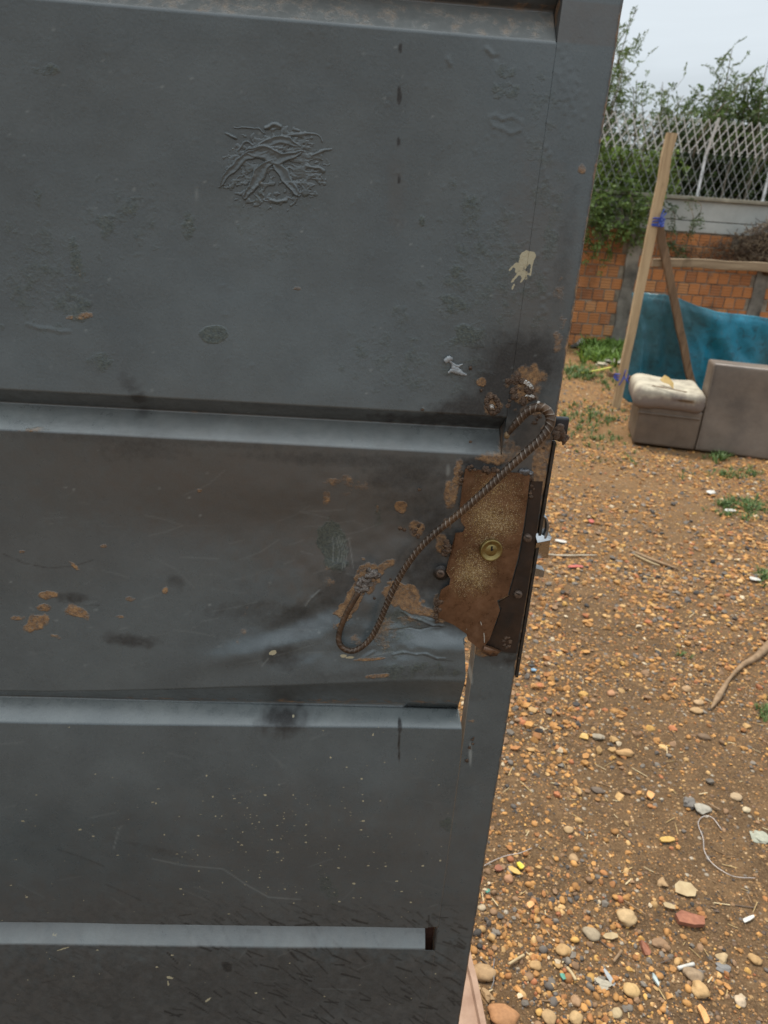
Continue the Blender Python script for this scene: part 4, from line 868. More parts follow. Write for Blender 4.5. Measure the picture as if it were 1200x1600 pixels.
    for k in range(7): t = k*12; stroke(Uu, Vv, soot_shade, [(200+t, 1308+t*.3), (222+t, 1310+t*.25), (236+t, 1322+t*.25)], 2.4, .22)
    stroke(Uu, Vv, soot_shade, [(0, 872), (30, 886), (70, 894), (110, 891), (140, 882)], 1.1, .5); stroke(Uu, Vv, soot_shade, [(85, 945), (110, 952), (150, 953)], 1.1, .45)
    stroke(Uu, Vv, soot_shade, [(670, 1430), (670, 1450)], 1.5, .8)
    ell(Uu, Vv, soot_shade, [(420, 1545, 420, 60, 0, .34, 1.5, .9), (300, 1440, 400, 34, 0, .16, 1.6)])
    ell(Uu, Vv, soot_shade, [(640, 1086, 130, 10, 1, .30, 1.2, .3), (700, 992, 40, 14, 10, .5, 1.2)])  # darker band along the fold underside, dark patch above it
    for p_ in ([(628, 964), (642, 976), (668, 986), (690, 992)], [(605, 1004), (640, 1004), (672, 996)], [(655, 1056), (676, 1066), (700, 1068)]): stroke(Uu, Vv, soot_shade, p_, 1.1, .6)  # thin dark lines along the buckle creases
    ell(Uu, Vv, cream, [(822, 402, 13, 11, -30, .9, .6, .6), (815, 420, 14, 14, -50, .62, .6, .8), (427, 1039, 6, 4.5, -20, .9, .4, .3), (265, 1528, 6, 2.2, 10, .7, .5, .3), (263, 1536, 2, 6, 10, .7, .5, .3), (325, 1562, 6, 1.8, -35, .8, .5, .2), (98, 1483, 12, 1.3, -17, .7, .5, .1), (80, 1470, 6, 3, 0, .5), (545, 1056, 8, 3, 0, .9), (535, 1052, 5, 3, 0, .8)])
    for (p_, w_) in (([(806, 412), (796, 422)], 2.2), ([(812, 425), (800, 440)], 2.4), ([(822, 425), (814, 440)], 2), ([(832, 405), (828, 430)], 2), ([(803, 444), (800, 452)], 1.8), ([(815, 405), (806, 425)], 2)): stroke(Uu, Vv, cream, p_, w_, .85)
    for _ in range(620):
        if r.random() < .55: u, v = 430+r.normal()*110, 1300+r.normal()*60
        else: u, v = r.random()*720, 1130+r.random()*440
        if 1440 < v < 1485: continue
        s_ = .85+1.1*r.random()**4; ell(Uu, Vv, cream, [(u, v, s_*1.6, s_, 0, .40+.42*r.random()**1.5, .8, 0)])
    for _ in range(160):
        u, v = r.random()*860, r.random()*1060; s_ = 1.2+.9*r.random(); ell(Uu, Vv, light, [(u, v, s_*1.3, s_, 0, .6*r.random(), .8, 0)])
    for _ in range(90):
        u, v = r.random()*560, 760+r.random()*300; L = 10+70*r.random()**2; a_ = r.normal()*.25-.05; stroke(Uu, Vv, light, [(u, v), (u+L*.5, v+L*.5*math.sin(a_)), (u+L*math.cos(a_), v+L*math.sin(a_)*1.3)], 1.1, .17*r.random()+.02)
    for _ in range(50):
        u, v = r.random()*700, 1150+r.random()*420; L = 10+50*r.random()**2; a_ = r.normal()*.5; stroke(Uu, Vv, light, [(u, v), (u+L*math.cos(a_), v+L*math.sin(a_))], 1.0, .16*r.random()+.02)
    for u0 in (528, 537, 541, 533, 546, 519): stroke(Uu, Vv, light, [(u0+r.normal()*2, 842+r.random()*12), (u0+2, 868), (u0+r.normal()*3, 880+r.random()*14)], 1.0, .40)
    for p_ in ([(498, 928), (482, 945), (476, 956)], [(302, 290), (307, 325)], [(420, 1050), (410, 1062)], [(560, 1058), (610, 1050)], [(240, 1335), (290, 1346), (350, 1352), (385, 1378), (420, 1400), (470, 1404)], [(180, 1320), (190, 1285), (195, 1280)], [(40, 955), (48, 960)]): stroke(Uu, Vv, light, p_, 1.1, .38)  # pale scratches, plus highlights drawn along creases of the buckled metal
    ell(Uu, Vv, light, [(700, 735, 3, 8, 0, .5), (735, 1180, 2, 14, 0, .8), (737, 1060, 1.6, 10, 0, .9), (300, 640, 300, 10, 4, .10, 1.5), (420, 688, 420, 5, 3, .35, 1.2, .1)])
    ell(Uu, Vv, green, [(333, 524, 23, 14, 0, .8, .35, .15), (160, 348, 17, 18, 0, .6), (200, 320, 16, 22, 20, .5), (290, 358, 10, 24, 0, .62), (112, 400, 10, 34, -10, .6), (52, 305, 7, 14, 0, .5), (40, 440, 8, 16, 0, .55), (8, 355, 12, 18, 0, .5), (110, 480, 36, 22, 20, .52), (150, 566, 24, 18, 0, .5), (66, 108, 22, 10, -10, .5),
      (735, 525, 28, 22, 0, .66), (712, 475, 22, 16, 20, .62), (716, 423, 13, 11, 0, .65), (790, 110, 20, 10, 0, .5), (788, 140, 21, 14, 0, .5), (742, 330, 18, 32, -20, .5), (770, 345, 8, 30, 10, .4), (520, 858, 24, 42, -15, .82, .4, .3), (842, 150, 20, 50, 0, .42), (660, 345, 6, 9, 0, .7), (590, 812, 8, 24, 0, .6), (858, 390, 14, 50, 5, .45),
      (625, 495, 18, 24, 0, .45), (648, 590, 34, 30, -20, .40), (560, 560, 50, 50, 0, .26), (708, 285, 9, 14, 0, .42), (735, 340, 14, 22, 0, .5), (640, 1085, 80, 14, 0, .5), (620, 1000, 40, 60, 10, .5), (650, 340, 300, 200, 0, .12), (860, 820, 20, 200, 5, .3), (905, 90, 14, 40, 0, .3), (515, 1385, 14, 34, -15, .45), (702, 1290, 14, 10, 35, .55), (420, 380, 60, 60, 0, .25)])
    ell(Uu, Vv, brown_tint, [(420, 765, 380, 100, 5, .8, 1.5, .3), (560, 840, 160, 100, 0, .8, 1.2), (100, 860, 260, 60, 0, .25, 1.6), (400, 1430, 700, 60, 0, .6, 1.6), (350, 1565, 700, 100, 0, .7, 1.0), (520, 1340, 320, 90, 0, .5, 1.6), (840, 420, 50, 150, 0, .6, 1.4), (830, 720, 40, 90, 0, .9, .8), (620, 300, 14, 60, 0, .3, 1.), (205, 640, 260, 20, 0, .15), (500, 1580, 400, 60, 0, .6, 1.)])  # brown tint; on the middle panel it stands in for reflected ground
    brown_tint = np.maximum(brown_tint, .7*((zt > 1.652) & (zt < 1.684)))
    ell(Uu, Vv, green, [(60, 430, 110, 90, 0, .38, 1.2, .5), (770, 430, 110, 130, 0, .38, 1.2, .5), (180, 345, 120, 80, 0, .30, 1.3, .5), (660, 560, 160, 60, 0, .34, 1.2, .5), (420, 340, 90, 70, 0, .3, 1.2, .5), (850, 250, 40, 200, 0, .34, 1.2, .5)])
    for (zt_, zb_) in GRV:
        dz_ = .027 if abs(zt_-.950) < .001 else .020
        up_ = (zt > zt_-dz_+.0005) & (zt < zt_-.0005) & (x.ravel() < XS); soot_shade[up_] = np.maximum(soot_shade[up_], (.18 if dz_ > .02 else .34)*(.6+.8*fbm(Uu[up_], Vv[up_]*3, .02, 3, 6)))  # shade of the groove undersides painted into the colour
        lo_ = (zt > zb_+.001) & (zt < zt_-dz_-.0005) & (x.ravel() < XS); soot_shade[lo_] *= np.where(Vv[lo_] > 1400, .25, 1); light[lo_] = np.maximum(light[lo_], .30+.45*fbm(Uu[lo_], Vv[lo_]*2.5, .02, 4, 12))*np.clip(1-soot_shade[lo_]*1.2, 0, 1)  # sky-facing groove faces painted paler to look lit
    mk = np.stack([rust, soot_shade, cream], -1); mk2 = np.stack([green, brown_tint, light], -1); return np.clip(mk, 0, 1), np.clip(mk2, 0, 1), Uu.reshape(sh), Vv.reshape(sh)
# --- sheet geometry
rows = sheet_z(); zz, dd = rows[:, 0], rows[:, 1]
nrm_x = np.r_[np.arange(-2.3, -.56, .04), np.arange(-.54, -.12, .0026), np.arange(-.12, .150, .0014)]
sN = np.linspace(0, 1, 13)[1:]            # last columns run to the (torn) right edge
edge_pts = [(1660, XS), (1200, None)]
def torn_edge(z):      # x of the sheet's right edge, measured from the tear
    pts = [(.50, XS), (.86, XS-.0007), (.893, G(722, 1150).x), (.915, G(721, 1128).x), (.923, G(722, 1106).x), (.9245, G(724, 1100, D-.017).x), (.965, G(725, 1070, D-.017).x), (1.0, G(725, 1030, D-.015).x), (1.03, G(725, 1000, D-.012).x), (1.045, G(735, 985).x), (1.055, XS), (2.1, XS)]
    e_ = np.interp(z, [p[0] for p in pts], [p[1] for p in pts])
    e_ = np.where((z < .557) & (z > .506), XS-.0155, e_); return e_
Xg = np.zeros((len(zz), len(nrm_x)+len(sN))); Zg = np.repeat(zz[:, None], Xg.shape[1], 1)
te = torn_edge(zz)
Xg[:, :len(nrm_x)] = nrm_x[None]; x_last = nrm_x[-1]
for i in range(len(zz)): Xg[i, len(nrm_x):] = x_last+(te[i]-x_last)*sN
Yg = np.repeat(dd[:, None], Xg.shape[1], 1).copy()
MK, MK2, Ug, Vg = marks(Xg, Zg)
# rounded folds
# dents and buckling (positive = away from the viewer)
flatness = 1-np.clip(Yg/.004, 0, 1)
dish = lambda z: .009*np.sin(np.pi*np.clip((z-1.3185)/(1.652-1.3185), 0, 1))+.010*np.sin(np.pi*np.clip((z-.95)/(1.276-.95), 0, 1))-.011*np.sin(np.pi*np.clip((z-.555)/(.903-.555), 0, 1)**1.6)
Yd = dish(Zg)*sstep(XS, .06, Xg)+(fbm(Xg+3, Zg+3, 5, 3, 41)-.5)*.0030+(fbm(Xg+3, Zg+3, 16, 3, 43)-.5)*.0008
midp = sstep(.945, 1.0, Zg)*sstep(1.28, 1.22, Zg)
Yd += midp*sstep(-.25, .08, Xg)*(fbm(Xg+1, Zg+2, 11, 4, 47)-.5)*.015
def gauss(u, v, su, sv, an=0):
    a_ = math.radians(an); x = ((Ug-u)*math.cos(a_)+(Vg-v)*math.sin(a_))/su; y = (-(Ug-u)*math.sin(a_)+(Vg-v)*math.cos(a_))/sv; return np.exp(-(x*x+y*y))
Yd += .007*gauss(470, 985, 90, 22, -32)*midp-.006*gauss(400, 1035, 90, 20, -15)*midp-.006*gauss(690, 1040, 60, 22, 0)-.004*gauss(560, 990, 50, 60)+.004*gauss(640, 1000, 40, 18, 25)+.004*gauss(300, 830, 200, 50)*midp
bulge = np.clip((Xg+.36)/.46, 0, 1)**1.2
up = sstep(.950, 1.15, Zg); Yd += -.017*bulge*np.where(Zg >= .949, 1-up, 0)
inG3 = (Zg > .903) & (Zg < .950); Zd = np.zeros_like(Zg)
# fold line of the torn sheet swings out and up towards its right end
t3 = np.clip((Zg-.923)/(.950-.923), 0, 1); Yd += np.where(inG3 & (Zg > .9235), -.017*bulge, 0)
foldz = G(700, 1063, D-.017).z; zcr = G(700, 1101, D+ED-.017).z
Zd += bulge*np.where((Zg > .9235) & (Zg < .9495), (zcr-.923)*(1-t3), 0)
Zd += bulge*np.where(Zg >= .949, (foldz-.950)*(1-sstep(.950, 1.10, Zg)), np.where(Zg > .9235, (foldz-.950)*t3, 0))
Zd += bulge*.010*np.exp(-((Zg-.903)/.02)**2)*(Zg < .9225)
# small creases and ridges in the buckled metal
rid = np.zeros(Ug.shape).ravel(); uu_, vv_ = Ug.ravel(), Vg.ravel()
for p_, w_, s_ in (([(628, 962), (640, 974), (655, 978), (675, 990), (690, 990)], 2.2, .45), ([(605, 1002), (622, 1003), (640, 1000), (655, 1004), (672, 994), (684, 992)], 1.8, -.35), ([(610, 1056), (628, 1052), (645, 1056), (660, 1053), (676, 1062), (688, 1062)], 1.8, .4), ([(566, 1057), (580, 1047)], 2.6, .5), ([(655, 965), (672, 974), (690, 975)], 2, -.4), ([(500, 930), (486, 940), (476, 956)], 1.8, .3), ([(760, 75), (772, 88)], 2, .4), ([(772, 88), (778, 92)], 2, -.3),
      ([(765, 182), (775, 180), (785, 186), (800, 182), (815, 190), (812, 204), (798, 208), (784, 200), (772, 198), (765, 186)], 1.8, .16), ([(40, 508), (58, 514), (75, 515), (90, 519), (105, 519)], 1.8, .22), ([(700, 90), (704, 100)], 2, .3)):
    stroke(uu_, vv_, rid, p_, w_, s_, 'add')
Yd -= .0026*rid.reshape(Ug.shape)
pim = np.zeros(uu_.shape); r = np.random.default_rng(71)
for _ in range(150): ell(uu_, vv_, pim, [(r.random()*870, r.random()*600, 1.8+r.random()*1.8, 1.8+r.random()*1.5, 0, .5+.5*r.random(), 1, 0)])
Yd -= .00022*pim.reshape(Ug.shape)
gm = np.clip(MK2[:, 0].reshape(Ug.shape), 0, 1); Yd -= .0004*gm*(fbm(Ug, Vg, .35, 2, 77)-.4)*(Vg < 640)
Pg = np.stack([Xg, D+Yg+Yd*np.where(Xg > -.56, 1, .3), Zg+Zd], -1)
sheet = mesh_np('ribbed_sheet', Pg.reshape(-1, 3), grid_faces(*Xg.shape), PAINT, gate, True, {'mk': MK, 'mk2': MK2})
e_ = sheet.modifiers.new('thick', 'SOLIDIFY'); e_.thickness = .0012; e_.offset = 1 if False else -1; 
sheet['label'] = 'grey ribbed steel skin torn loose near the lock'
# --- lock stile: box tube at the right edge
zs = np.r_[np.arange(ZB, .3, .02), np.arange(.3, 1.76, .0018), np.arange(1.76, ZT+.02, .02)]
def stile_l(z): return np.interp(z, [.0, .86, .885, .935, .985, 1.02, 1.06, 1.1, 2.1], [XS+.0001, XS+.0001, G(727, 1180).x, G(737, 1100).x+.0005, G(743, 1040).x, G(746, 1010).x, XS+.0001, XS+.0001, XS+.0001])
cols = []; TD = .028
n1_ = 38
Xs = np.zeros((len(zs), n1_+8)); Ys = np.zeros_like(Xs); Zs = np.repeat(zs[:, None], Xs.shape[1], 1)
sl = np.minimum(stile_l(zs), XS+.0001)
wob = (fbm(zs*1.0, zs*0+3, 30, 3, 3)-.5)*.0010
for k in range(4): Xs[:, k] = sl; Ys[:, k] = TD*(1-k/3.)
for k in range(n1_): s = k/(n1_-1); Xs[:, 4+k] = sl+(XR+wob-sl)*s; Ys[:, 4+k] = 0
Ys[:, 3] = .0002; Xs[:, 4] = sl+.0002; Xs[:, 3+n1_] = XR+wob-.0012
for k in range(4): Xs[:, 4+n1_+k] = XR+wob; Ys[:, 4+n1_+k] = .0012+(TD-.0012)*k/3.
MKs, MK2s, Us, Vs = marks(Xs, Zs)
fb = np.zeros(Us.size); r = np.random.default_rng(72)
for _ in range(40): ell(Us.ravel(), Vs.ravel(), fb, [(845+r.normal()*12, 60+r.random()*450, 2+r.random()*2, 2+r.random()*2, 0, 1, 1, 0)])
for _ in range(90): ell(Us.ravel(), Vs.ravel(), fb, [(888+r.normal()*10, 135+r.normal()*22, 2+r.random()*1.5, 2+r.random()*1.5, 0, .9, 1, 0)])
Ys = Ys+(fbm(Xs+3, Zs+3, 5, 3, 41)-.5)*.0030+(fbm(Xs+3, Zs+3, 16, 3, 43)-.5)*.0008+np.where(Ys < .001, -.0004*fb.reshape(Ys.shape), 0)
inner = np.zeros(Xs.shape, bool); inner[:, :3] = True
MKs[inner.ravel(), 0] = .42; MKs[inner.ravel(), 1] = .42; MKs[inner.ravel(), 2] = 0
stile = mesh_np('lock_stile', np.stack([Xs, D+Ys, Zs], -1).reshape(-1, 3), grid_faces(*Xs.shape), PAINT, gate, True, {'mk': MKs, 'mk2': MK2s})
stile.modifiers.new('crisp', 'EDGE_SPLIT').split_angle = math.radians(35)
stile['label'] = 'flat edge post of the gate carrying the lock'
# back frame (seen only from other positions)
def gbox(name, x0, x1, y0, y1, z0, z1, mat=M_BROWN, bev=.001):
    bm = bmesh.new(); box_bm(bm, ((x0+x1)/2, (y0+y1)/2, (z0+z1)/2), (x1-x0, y1-y0, z1-z0), None, bev); return from_bm(name, bm, mat, gate)
gbox('stile_back', XS+.0015, XR-.001, D+.0285, D+.030, ZB, ZT)
gbox('top_rail', -2.3, XS-.002, D+.026, D+.056, ZT-.05, ZT)
gbox('bottom_rail', -2.3, XS-.002, D+.026, D+.056, ZB, ZB+.05)
gbox('hinge_stile', -2.36, -2.301, D-.001, D+.056, ZB-.01, ZT, PAINT)
gbox('groove_end_plate', XS-.030, XS+.0002, D+.0282, D+.0297, .44, .575)
# --- rusty lock plate
PL = [(727, 732, 2), (748, 734, 2), (781, 738, 2), (800, 738, 2), (828.5, 740, 2), (826, 759, 2.4), (824, 780, 2.4), (817.7, 823, 2.4), (809, 871, 2.4), (800, 905, 2.6), (793, 929.5, 2.8), (776.5, 938, 4), (781, 953, 5), (772, 978, 7), (765, 998, 9), (757, 1009, 10), (751.6, 1016, 11), (742, 1008, 10), (731, 999, 8),
      (728.8, 990, 7), (709.3, 976, 4), (696, 970, 3), (685, 964, 2.6), (685.5, 936, 2.6), (688.8, 922, 2.6), (702.8, 913, 2.4), (704, 904.6, 2.4), (697, 893, 2.4), (700, 878, 2.4), (704, 864.5, 2.4), (711.5, 833, 2.4), (723.4, 831, 2.2), (726.7, 824, 2.2), (720, 815, 2.2), (718, 793.5, 2.2), (722, 762, 2.2)]
bm = bmesh.new(); vs = [bm.verts.new(G(u, v, D-q*.001)) for u, v, q in PL]; f = bm.faces.new(vs)
bmesh.ops.triangulate(bm, faces=[f]); bmesh.ops.subdivide_edges(bm, edges=bm.edges[:], cuts=2, use_grid_fill=True)
o = from_bm('lock_cover_plate', bm, M_PLATE, gate, False); md = o.modifiers.new('thick', 'SOLIDIFY'); md.thickness = .0018; md.offset = 0
o['label'] = 'jagged rust brown plate with gold overspray around the lock cylinder'
# curled lip at the lower right of the plate
bm = bmesh.new(); A = [(757, 1007, 10), (772, 1012, 5), (784, 1017, 3)]; B = [(752, 1019, 13), (766, 1026, 7), (776, 1025, 4)]; C_ = [(757, 1013, 16), (768, 1017, 11), (780, 1020, 7)]
va = [bm.verts.new(G(u, v, D-q*.001)) for u, v, q in A]; vb = [bm.verts.new(G(u, v, D-q*.001)) for u, v, q in C_]; vc = [bm.verts.new(G(u, v, D-q*.001)) for u, v, q in B]
for i in range(2): bm.faces.new([va[i], va[i+1], vb[i+1], vb[i]]); bm.faces.new([vb[i], vb[i+1], vc[i+1], vc[i]])
o = from_bm('torn_plate_lip', bm, M_PLATE, gate, True); o.modifiers.new('t', 'SOLIDIFY').thickness = .0016
# crease highlights on the flap, laid on as pale raised strips
def gtube(name, pts, rad, mat, depth, sides=6, n=6, **k):
    c = catmull([G(u, v, D-(q if len(p) > 2 else depth)) for p in pts for (u, v, q) in [(p[0], p[1], p[2] if len(p) > 2 else 0)]], n); rr = np.interp(np.linspace(0, 1, len(c)), np.linspace(0, 1, len(rad)), rad) if isinstance(rad, (list, tuple)) else rad
    V, F = tube(c, rr, sides); return mesh_np(name, V, F, mat, gate, True)
M_GLINT = simple('pale_glint_metal', (.28, .25, .21), (.5, .46, .4), 200, .45, .3, .5, .0008, .5, 4, True)
gtube('crease_glint', [(748, 962, .0055), (752, 975, .0065), (756, 990, .0085), (757, 1004, .0105)], [.0003, .0013, .0010, .0006], M_GLINT, .006)
gtube('crease_glint', [(734, 958, .0040), (731, 970, .0055), (729, 984, .0075)], [.0004, .0009, .0004], M_GLINT, .006)
# dark lock case edge and strip on the stile beside the plate
def gpoly(name, pts, mat, th=.0015, off=.0, bev=0):
    bm = bmesh.new(); vs = [bm.verts.new(G(p[0], p[1], D-off)) for p in pts]; f = bm.faces.new(vs); e = bmesh.ops.extrude_face_region(bm, geom=[f]); bmesh.ops.translate(bm, vec=(0, -th, 0), verts=[q for q in e['geom'] if isinstance(q, bmesh.types.BMVert)])
    if bev: bmesh.ops.bevel(bm, geom=bm.edges[:], offset=bev, segments=2, affect='EDGES')
    return from_bm(name, bm, mat, gate)
M_STRIP = simple('oily_brown_strip', (.007, .006, .0055), (.045, .023, .013), 28, .5, .15, .6, .001, .5, 5, True)
gpoly('lock_case_strip', [(829, 752), (848, 752), (842, 800), (834, 860), (824, 920), (812, 985), (806, 1020), (778, 1016), (758, 1008), (775, 975), (783, 950), (779, 940), (795, 931), (811, 872), (820, 823)], M_STRIP, .0012, .0004)
# forend: steel edge strip running down the side of the stile
def side_box(name, z0, z1, x0, x1, y0, y1, mat, bev=.0008):
    bm = bmesh.new(); box_bm(bm, ((x0+x1)/2, (y0+y1)/2, (z0+z1)/2), (x1-x0, y1-y0, z1-z0), None, bev, 2); return from_bm(name, bm, mat, gate, False)
zf0, zf1 = G(803, 1058).z, G(859, 690).z
side_box('forend', zf0, zf1, XR+.0008, XR+.0042, D-.001, D+.024, M_EDGE)
zl = G(840, 823).z
def gx(u, v, y=D): return G(u, v, y)
# strike lip: curved plate
bm = bmesh.new(); ring = []
z0_, z1_ = G(841, 850).z, G(845, 804).z
for k in range(13):
    t = k/12; z = z0_+(z1_-z0_)*t; xo = .0085*math.sin(math.pi*min(1, t*1.0))**.6; ring.append((XR+.0045+xo*.75, z))
for (x_, z_) in ring: pass
vsa = [[bm.verts.new((x_, D-.003+dy, z_)) for (x_, z_) in ring] for dy in (0, .020)]
for i in range(12): bm.faces.new([vsa[0][i], vsa[0][i+1], vsa[1][i+1], vsa[1][i]])
o = from_bm('latch_guard', bm, simple('brushed_steel', (.22, .23, .24), (.38, .39, .40), 120, .3, .9, .2, .0006, .5, 3, True), gate, True); o.modifiers.new('t', 'SOLIDIFY').thickness = .0022
def bolt(name, u0, v0, u1, v1, y0, y1, mat, wedge_=False):
    a_ = G(u0, v0, y0); b_ = G(u1, v1, y0); x0, x1 = XR+.004, b_.x; z1, z0 = a_.z, b_.z; bm = bmesh.new()
    if wedge_:
        vs = [bm.verts.new(p) for p in ((x0, y0, z0), (x0, y1, z0), (x0, y1, z1), (x0, y0, z1), (x1, y0, z0), (x1, y0+.004, z0), (x1, y0+.004, z1), (x1, y0, z1))]
    else: vs = [bm.verts.new(p) for p in ((x0, y0, z0), (x0, y1, z0), (x0, y1, z1), (x0, y0, z1), (x1, y0, z0), (x1, y1, z0), (x1, y1, z1), (x1, y0, z1))]
    for q in ((0, 1, 2, 3), (4, 7, 6, 5), (0, 4, 5, 1), (3, 2, 6, 7), (0, 3, 7, 4), (1, 5, 6, 2)): bm.faces.new([vs[i] for i in q])
    bmesh.ops.bevel(bm, geom=bm.edges[:], offset=.0008, segments=2, affect='EDGES'); return from_bm(name, bm, mat, gate)
def latch(name, pts, yb, mat):      # pts: front polygon on the gate-side face, back edge recessed so it tapers
    bm = bmesh.new(); A_ = [bm.verts.new(G(u, v, D+q)) for u, v, q in pts]; B_ = [bm.verts.new(Vector((p.co.x, yb, p.co.z))) for p in A_]
    bm.faces.new(A_); bm.faces.new(B_[::-1]); n_ = len(A_)
    for i in range(n_): bm.faces.new([A_[i], B_[i], B_[(i+1) % n_], A_[(i+1) % n_]])
    bmesh.ops.triangulate(bm, faces=[f for f in bm.faces if len(f.verts) > 4]); return from_bm(name, bm, mat, gate)
latch('latch_bolt', [(836, 834, .001), (843, 833, .001), (862, 839, .004), (860, 844, -.004), (840, 848, -.006)], D+.020, M_CHROME)
latch('latch_bolt', [(838, 848.5, -.005), (860, 844.5, -.003), (856, 872, .009), (834, 873, .009)], D+.020, simple('ground_tinted_chrome', (.40, .36, .32), (.55, .50, .45), 60, .25, 1, .1, .0004, .5, 3, True))  # brown ground reflection put into the lower latch face's colour
latch('dead_bolt', [(830, 886, .002), (851, 892, .004), (849, 902, .004), (829, 899, .002)], D+.016, M_CHROME)
# black tab at the rebar hook
zt0, zt1 = G(880, 690).z, G(880, 653).z
bm = bmesh.new(); xt = G(888, 665, D+.004).x; box_bm(bm, ((XR-.012+xt)/2, D+.005, (zt0+zt1)/2), (xt-XR+.012, .007, zt1-zt0), None, .003, 3); from_bm('striker_tab', bm, simple('black_steel_tab', (.012, .012, .014), (.025, .025, .028), 60, .35, .2, .2, .0005, .6, 3, True), gate, True)
# brass cylinder
cc = G(768, 860.5, D-.0075)
tiltm = Matrix.Rotation(math.radians(6), 4, 'Z') @ Matrix.Rotation(math.radians(-5), 4, 'X')
def disc(name, c, r0, y0, y1, mat, prof=None, seg=40, parent=gate, T=tiltm):
    bm = bmesh.new(); prof = prof or [(0, y0), (r0, y0), (r0, y1)]; rings = []
    for (rr, yy) in prof:
        rings.append([bm.verts.new(T @ Vector((rr*math.cos(2*math.pi*k/seg), yy, rr*math.sin(2*math.pi*k/seg)))+Vector(c)) for k in range(seg)] if rr > 0 else [bm.verts.new(T @ Vector((0, yy, 0))+Vector(c))])
    for A_, B_ in zip(rings[:-1], rings[1:]):
        for k in range(seg):
            k2 = (k+1) % seg
            if len(A_) == 1: bm.faces.new([A_[0], B_[k], B_[k2]])
            else: bm.faces.new([A_[k], B_[k], B_[k2], A_[k2]])
    return from_bm(name, bm, mat, parent, True)
disc('cylinder_hole', G(772, 862.5, D-.0032), .0138, 0, 0, simple('hole_black', (.004, .004, .004), (.01, .009, .008), 50, .9, world=True), [(0, 0), (.0132, 0), (.0136, .0012)], T=Matrix.Identity(4))
cyl = disc('lock_cylinder', cc, .0122, 0, 0, M_BRASS, [(.0068, .0006), (.0074, .0002), (.0100, .0000), (.0106, -.0007), (.0122, -.0009), (.0128, -.0002), (.0128, .0065)])
disc('cylinder_plug', cc, .0072, 0, 0, M_BRASS, [(0, .0003), (.0066, .0003), (.0072, .0008)], parent=cyl)
bm = bmesh.new(); box_bm(bm, cc+Vector((.0, -.0001, .0026)), (.0018, .0012, .0058), None, .0004); box_bm(bm, cc+Vector((.0006, -.0001, .0012)), (.0026, .0012, .0016), None, .0004); from_bm('keyhole', bm, simple('keyhole_black', (.003, .003, .003), (.008, .007, .006), 50, .9, world=True), cyl)
# screws
for (u, v, rr, h) in ((824, 840, .0052, .0045), (809, 928, .0052, .0045), (688, 896, .0052, .003)):
    s = disc('screw_head', G(u, v, D-.0016), rr, 0, 0, M_BOLT, [(0, -h*.8), (rr*.55, -h), (rr*.85, -h*.8), (rr, -h*.35), (rr, .001)], 16, T=Matrix.Identity(4))
    bm = bmesh.new(); c_ = G(u, v, D-.0016-h*.98); box_bm(bm, c_, (rr*1.1, .0006, .0011), Matrix.Rotation(.4, 3, 'Y')); from_bm('screw_slot', bm, M_DARK, s)
disc('screw_pocket', G(690, 896, D-.0004), .009, 0, 0, M_DARK, [(0, 0), (.0085, 0), (.0095, .0015)], 20, T=Matrix.Identity(4))
# weld beads
def weld(name, blobs, mat=M_WELD, seed=0, label=None):
    ac = Acc(); r = np.random.default_rng(seed); bV, bF = ico(3)
    for (u, v, rr, q) in blobs:
        c_ = np.array(G(u, v, D-q*.001)); V = bV*(1+.22*np.sin(bV@r.normal(size=3)*4)[:, None]+.12*np.sin(bV@r.normal(size=3)*9)[:, None]); ac.add(V*[rr, rr*.55, rr]*(.85+.3*r.random(3))+c_, bF)
    o = ac.build(name, mat, gate)
    if label: o['label'] = label
    return o
r = np.random.default_rng(8)
def jit(lst, n, su, sv, r0): return [(u+r.normal()*su, v+r.normal()*sv, r0*(.6+.95*r.random()), q) for (u, v, q) in lst for _ in range(n)]
M_WSH = simple('shiny_weld', (.30, .27, .24), (.55, .52, .48), 300, .25, .8, .6, .001, .6, 4, True)
weld('weld_bead', jit([(738, 733, 3), (760, 734, 3), (772, 736, 3), (783, 738, 3)], 4, 3.5, 1.6, .0022), M_WELD, 1)
weld('weld_bead', [(822, 737, .0040, 2.5), (816, 737, .003, 2), (829, 739, .0028, 2)], simple('grey_weld', (.09, .09, .095), (.2, .2, .21), 250, .35, .5, .4, .001, .6, 4, True), 2)
weld('weld_bead', jit([(829, 750, 2), (830, 762, 2), (829, 772, 2)], 3, 1.5, 3, .0019), M_WELD, 3)
weld('weld_bead', jit([(722, 745, 1.5), (720, 755, 1.5)], 3, 1.5, 3, .0018), M_WELD, 4)
weld('weld_bead', jit([(697, 850, 2), (700, 858, 2), (694, 862, 1)], 4, 3, 3, .0026), M_WELD, 5)
weld('weld_bead', jit([(686, 940, 2.5), (685, 952, 2.5), (683, 962, 2)], 4, 1.8, 4, .0026), M_WELD, 6)
weld('weld_bead', jit([(655, 820, .5), (642, 826, .5), (648, 832, .3)], 3, 5, 4, .0018), M_WELD, 7)
weld('weld_bead', [(792+5*math.cos(t), 1004+8*math.sin(t), .0022, 1.5) for t in np.linspace(0, 6, 8)], M_WELD, 8)
weld('burn_through_weld', jit([(815, 592, .4), (828, 607, .6), (831, 615, .8), (806, 620, .8), (803, 612, .4), (820, 626, .4), (800, 600, .3)], 6, 4, 4, .0024)+[(807+r.normal()*1.5, 588+k*4, .0020, .3) for k in range(9)], M_WELD, 9, 'crusty brown weld blob burnt into the paint above the hook')
weld('weld_spatter', jit([(821, 600, 1.2), (826, 603, 1.5)], 4, 3, 2.5, .0021)+jit([(806, 620, 1.6), (822, 622, 1.6), (829, 619, 1.6)], 2, 2.5, 2, .0016), M_WSH, 10)
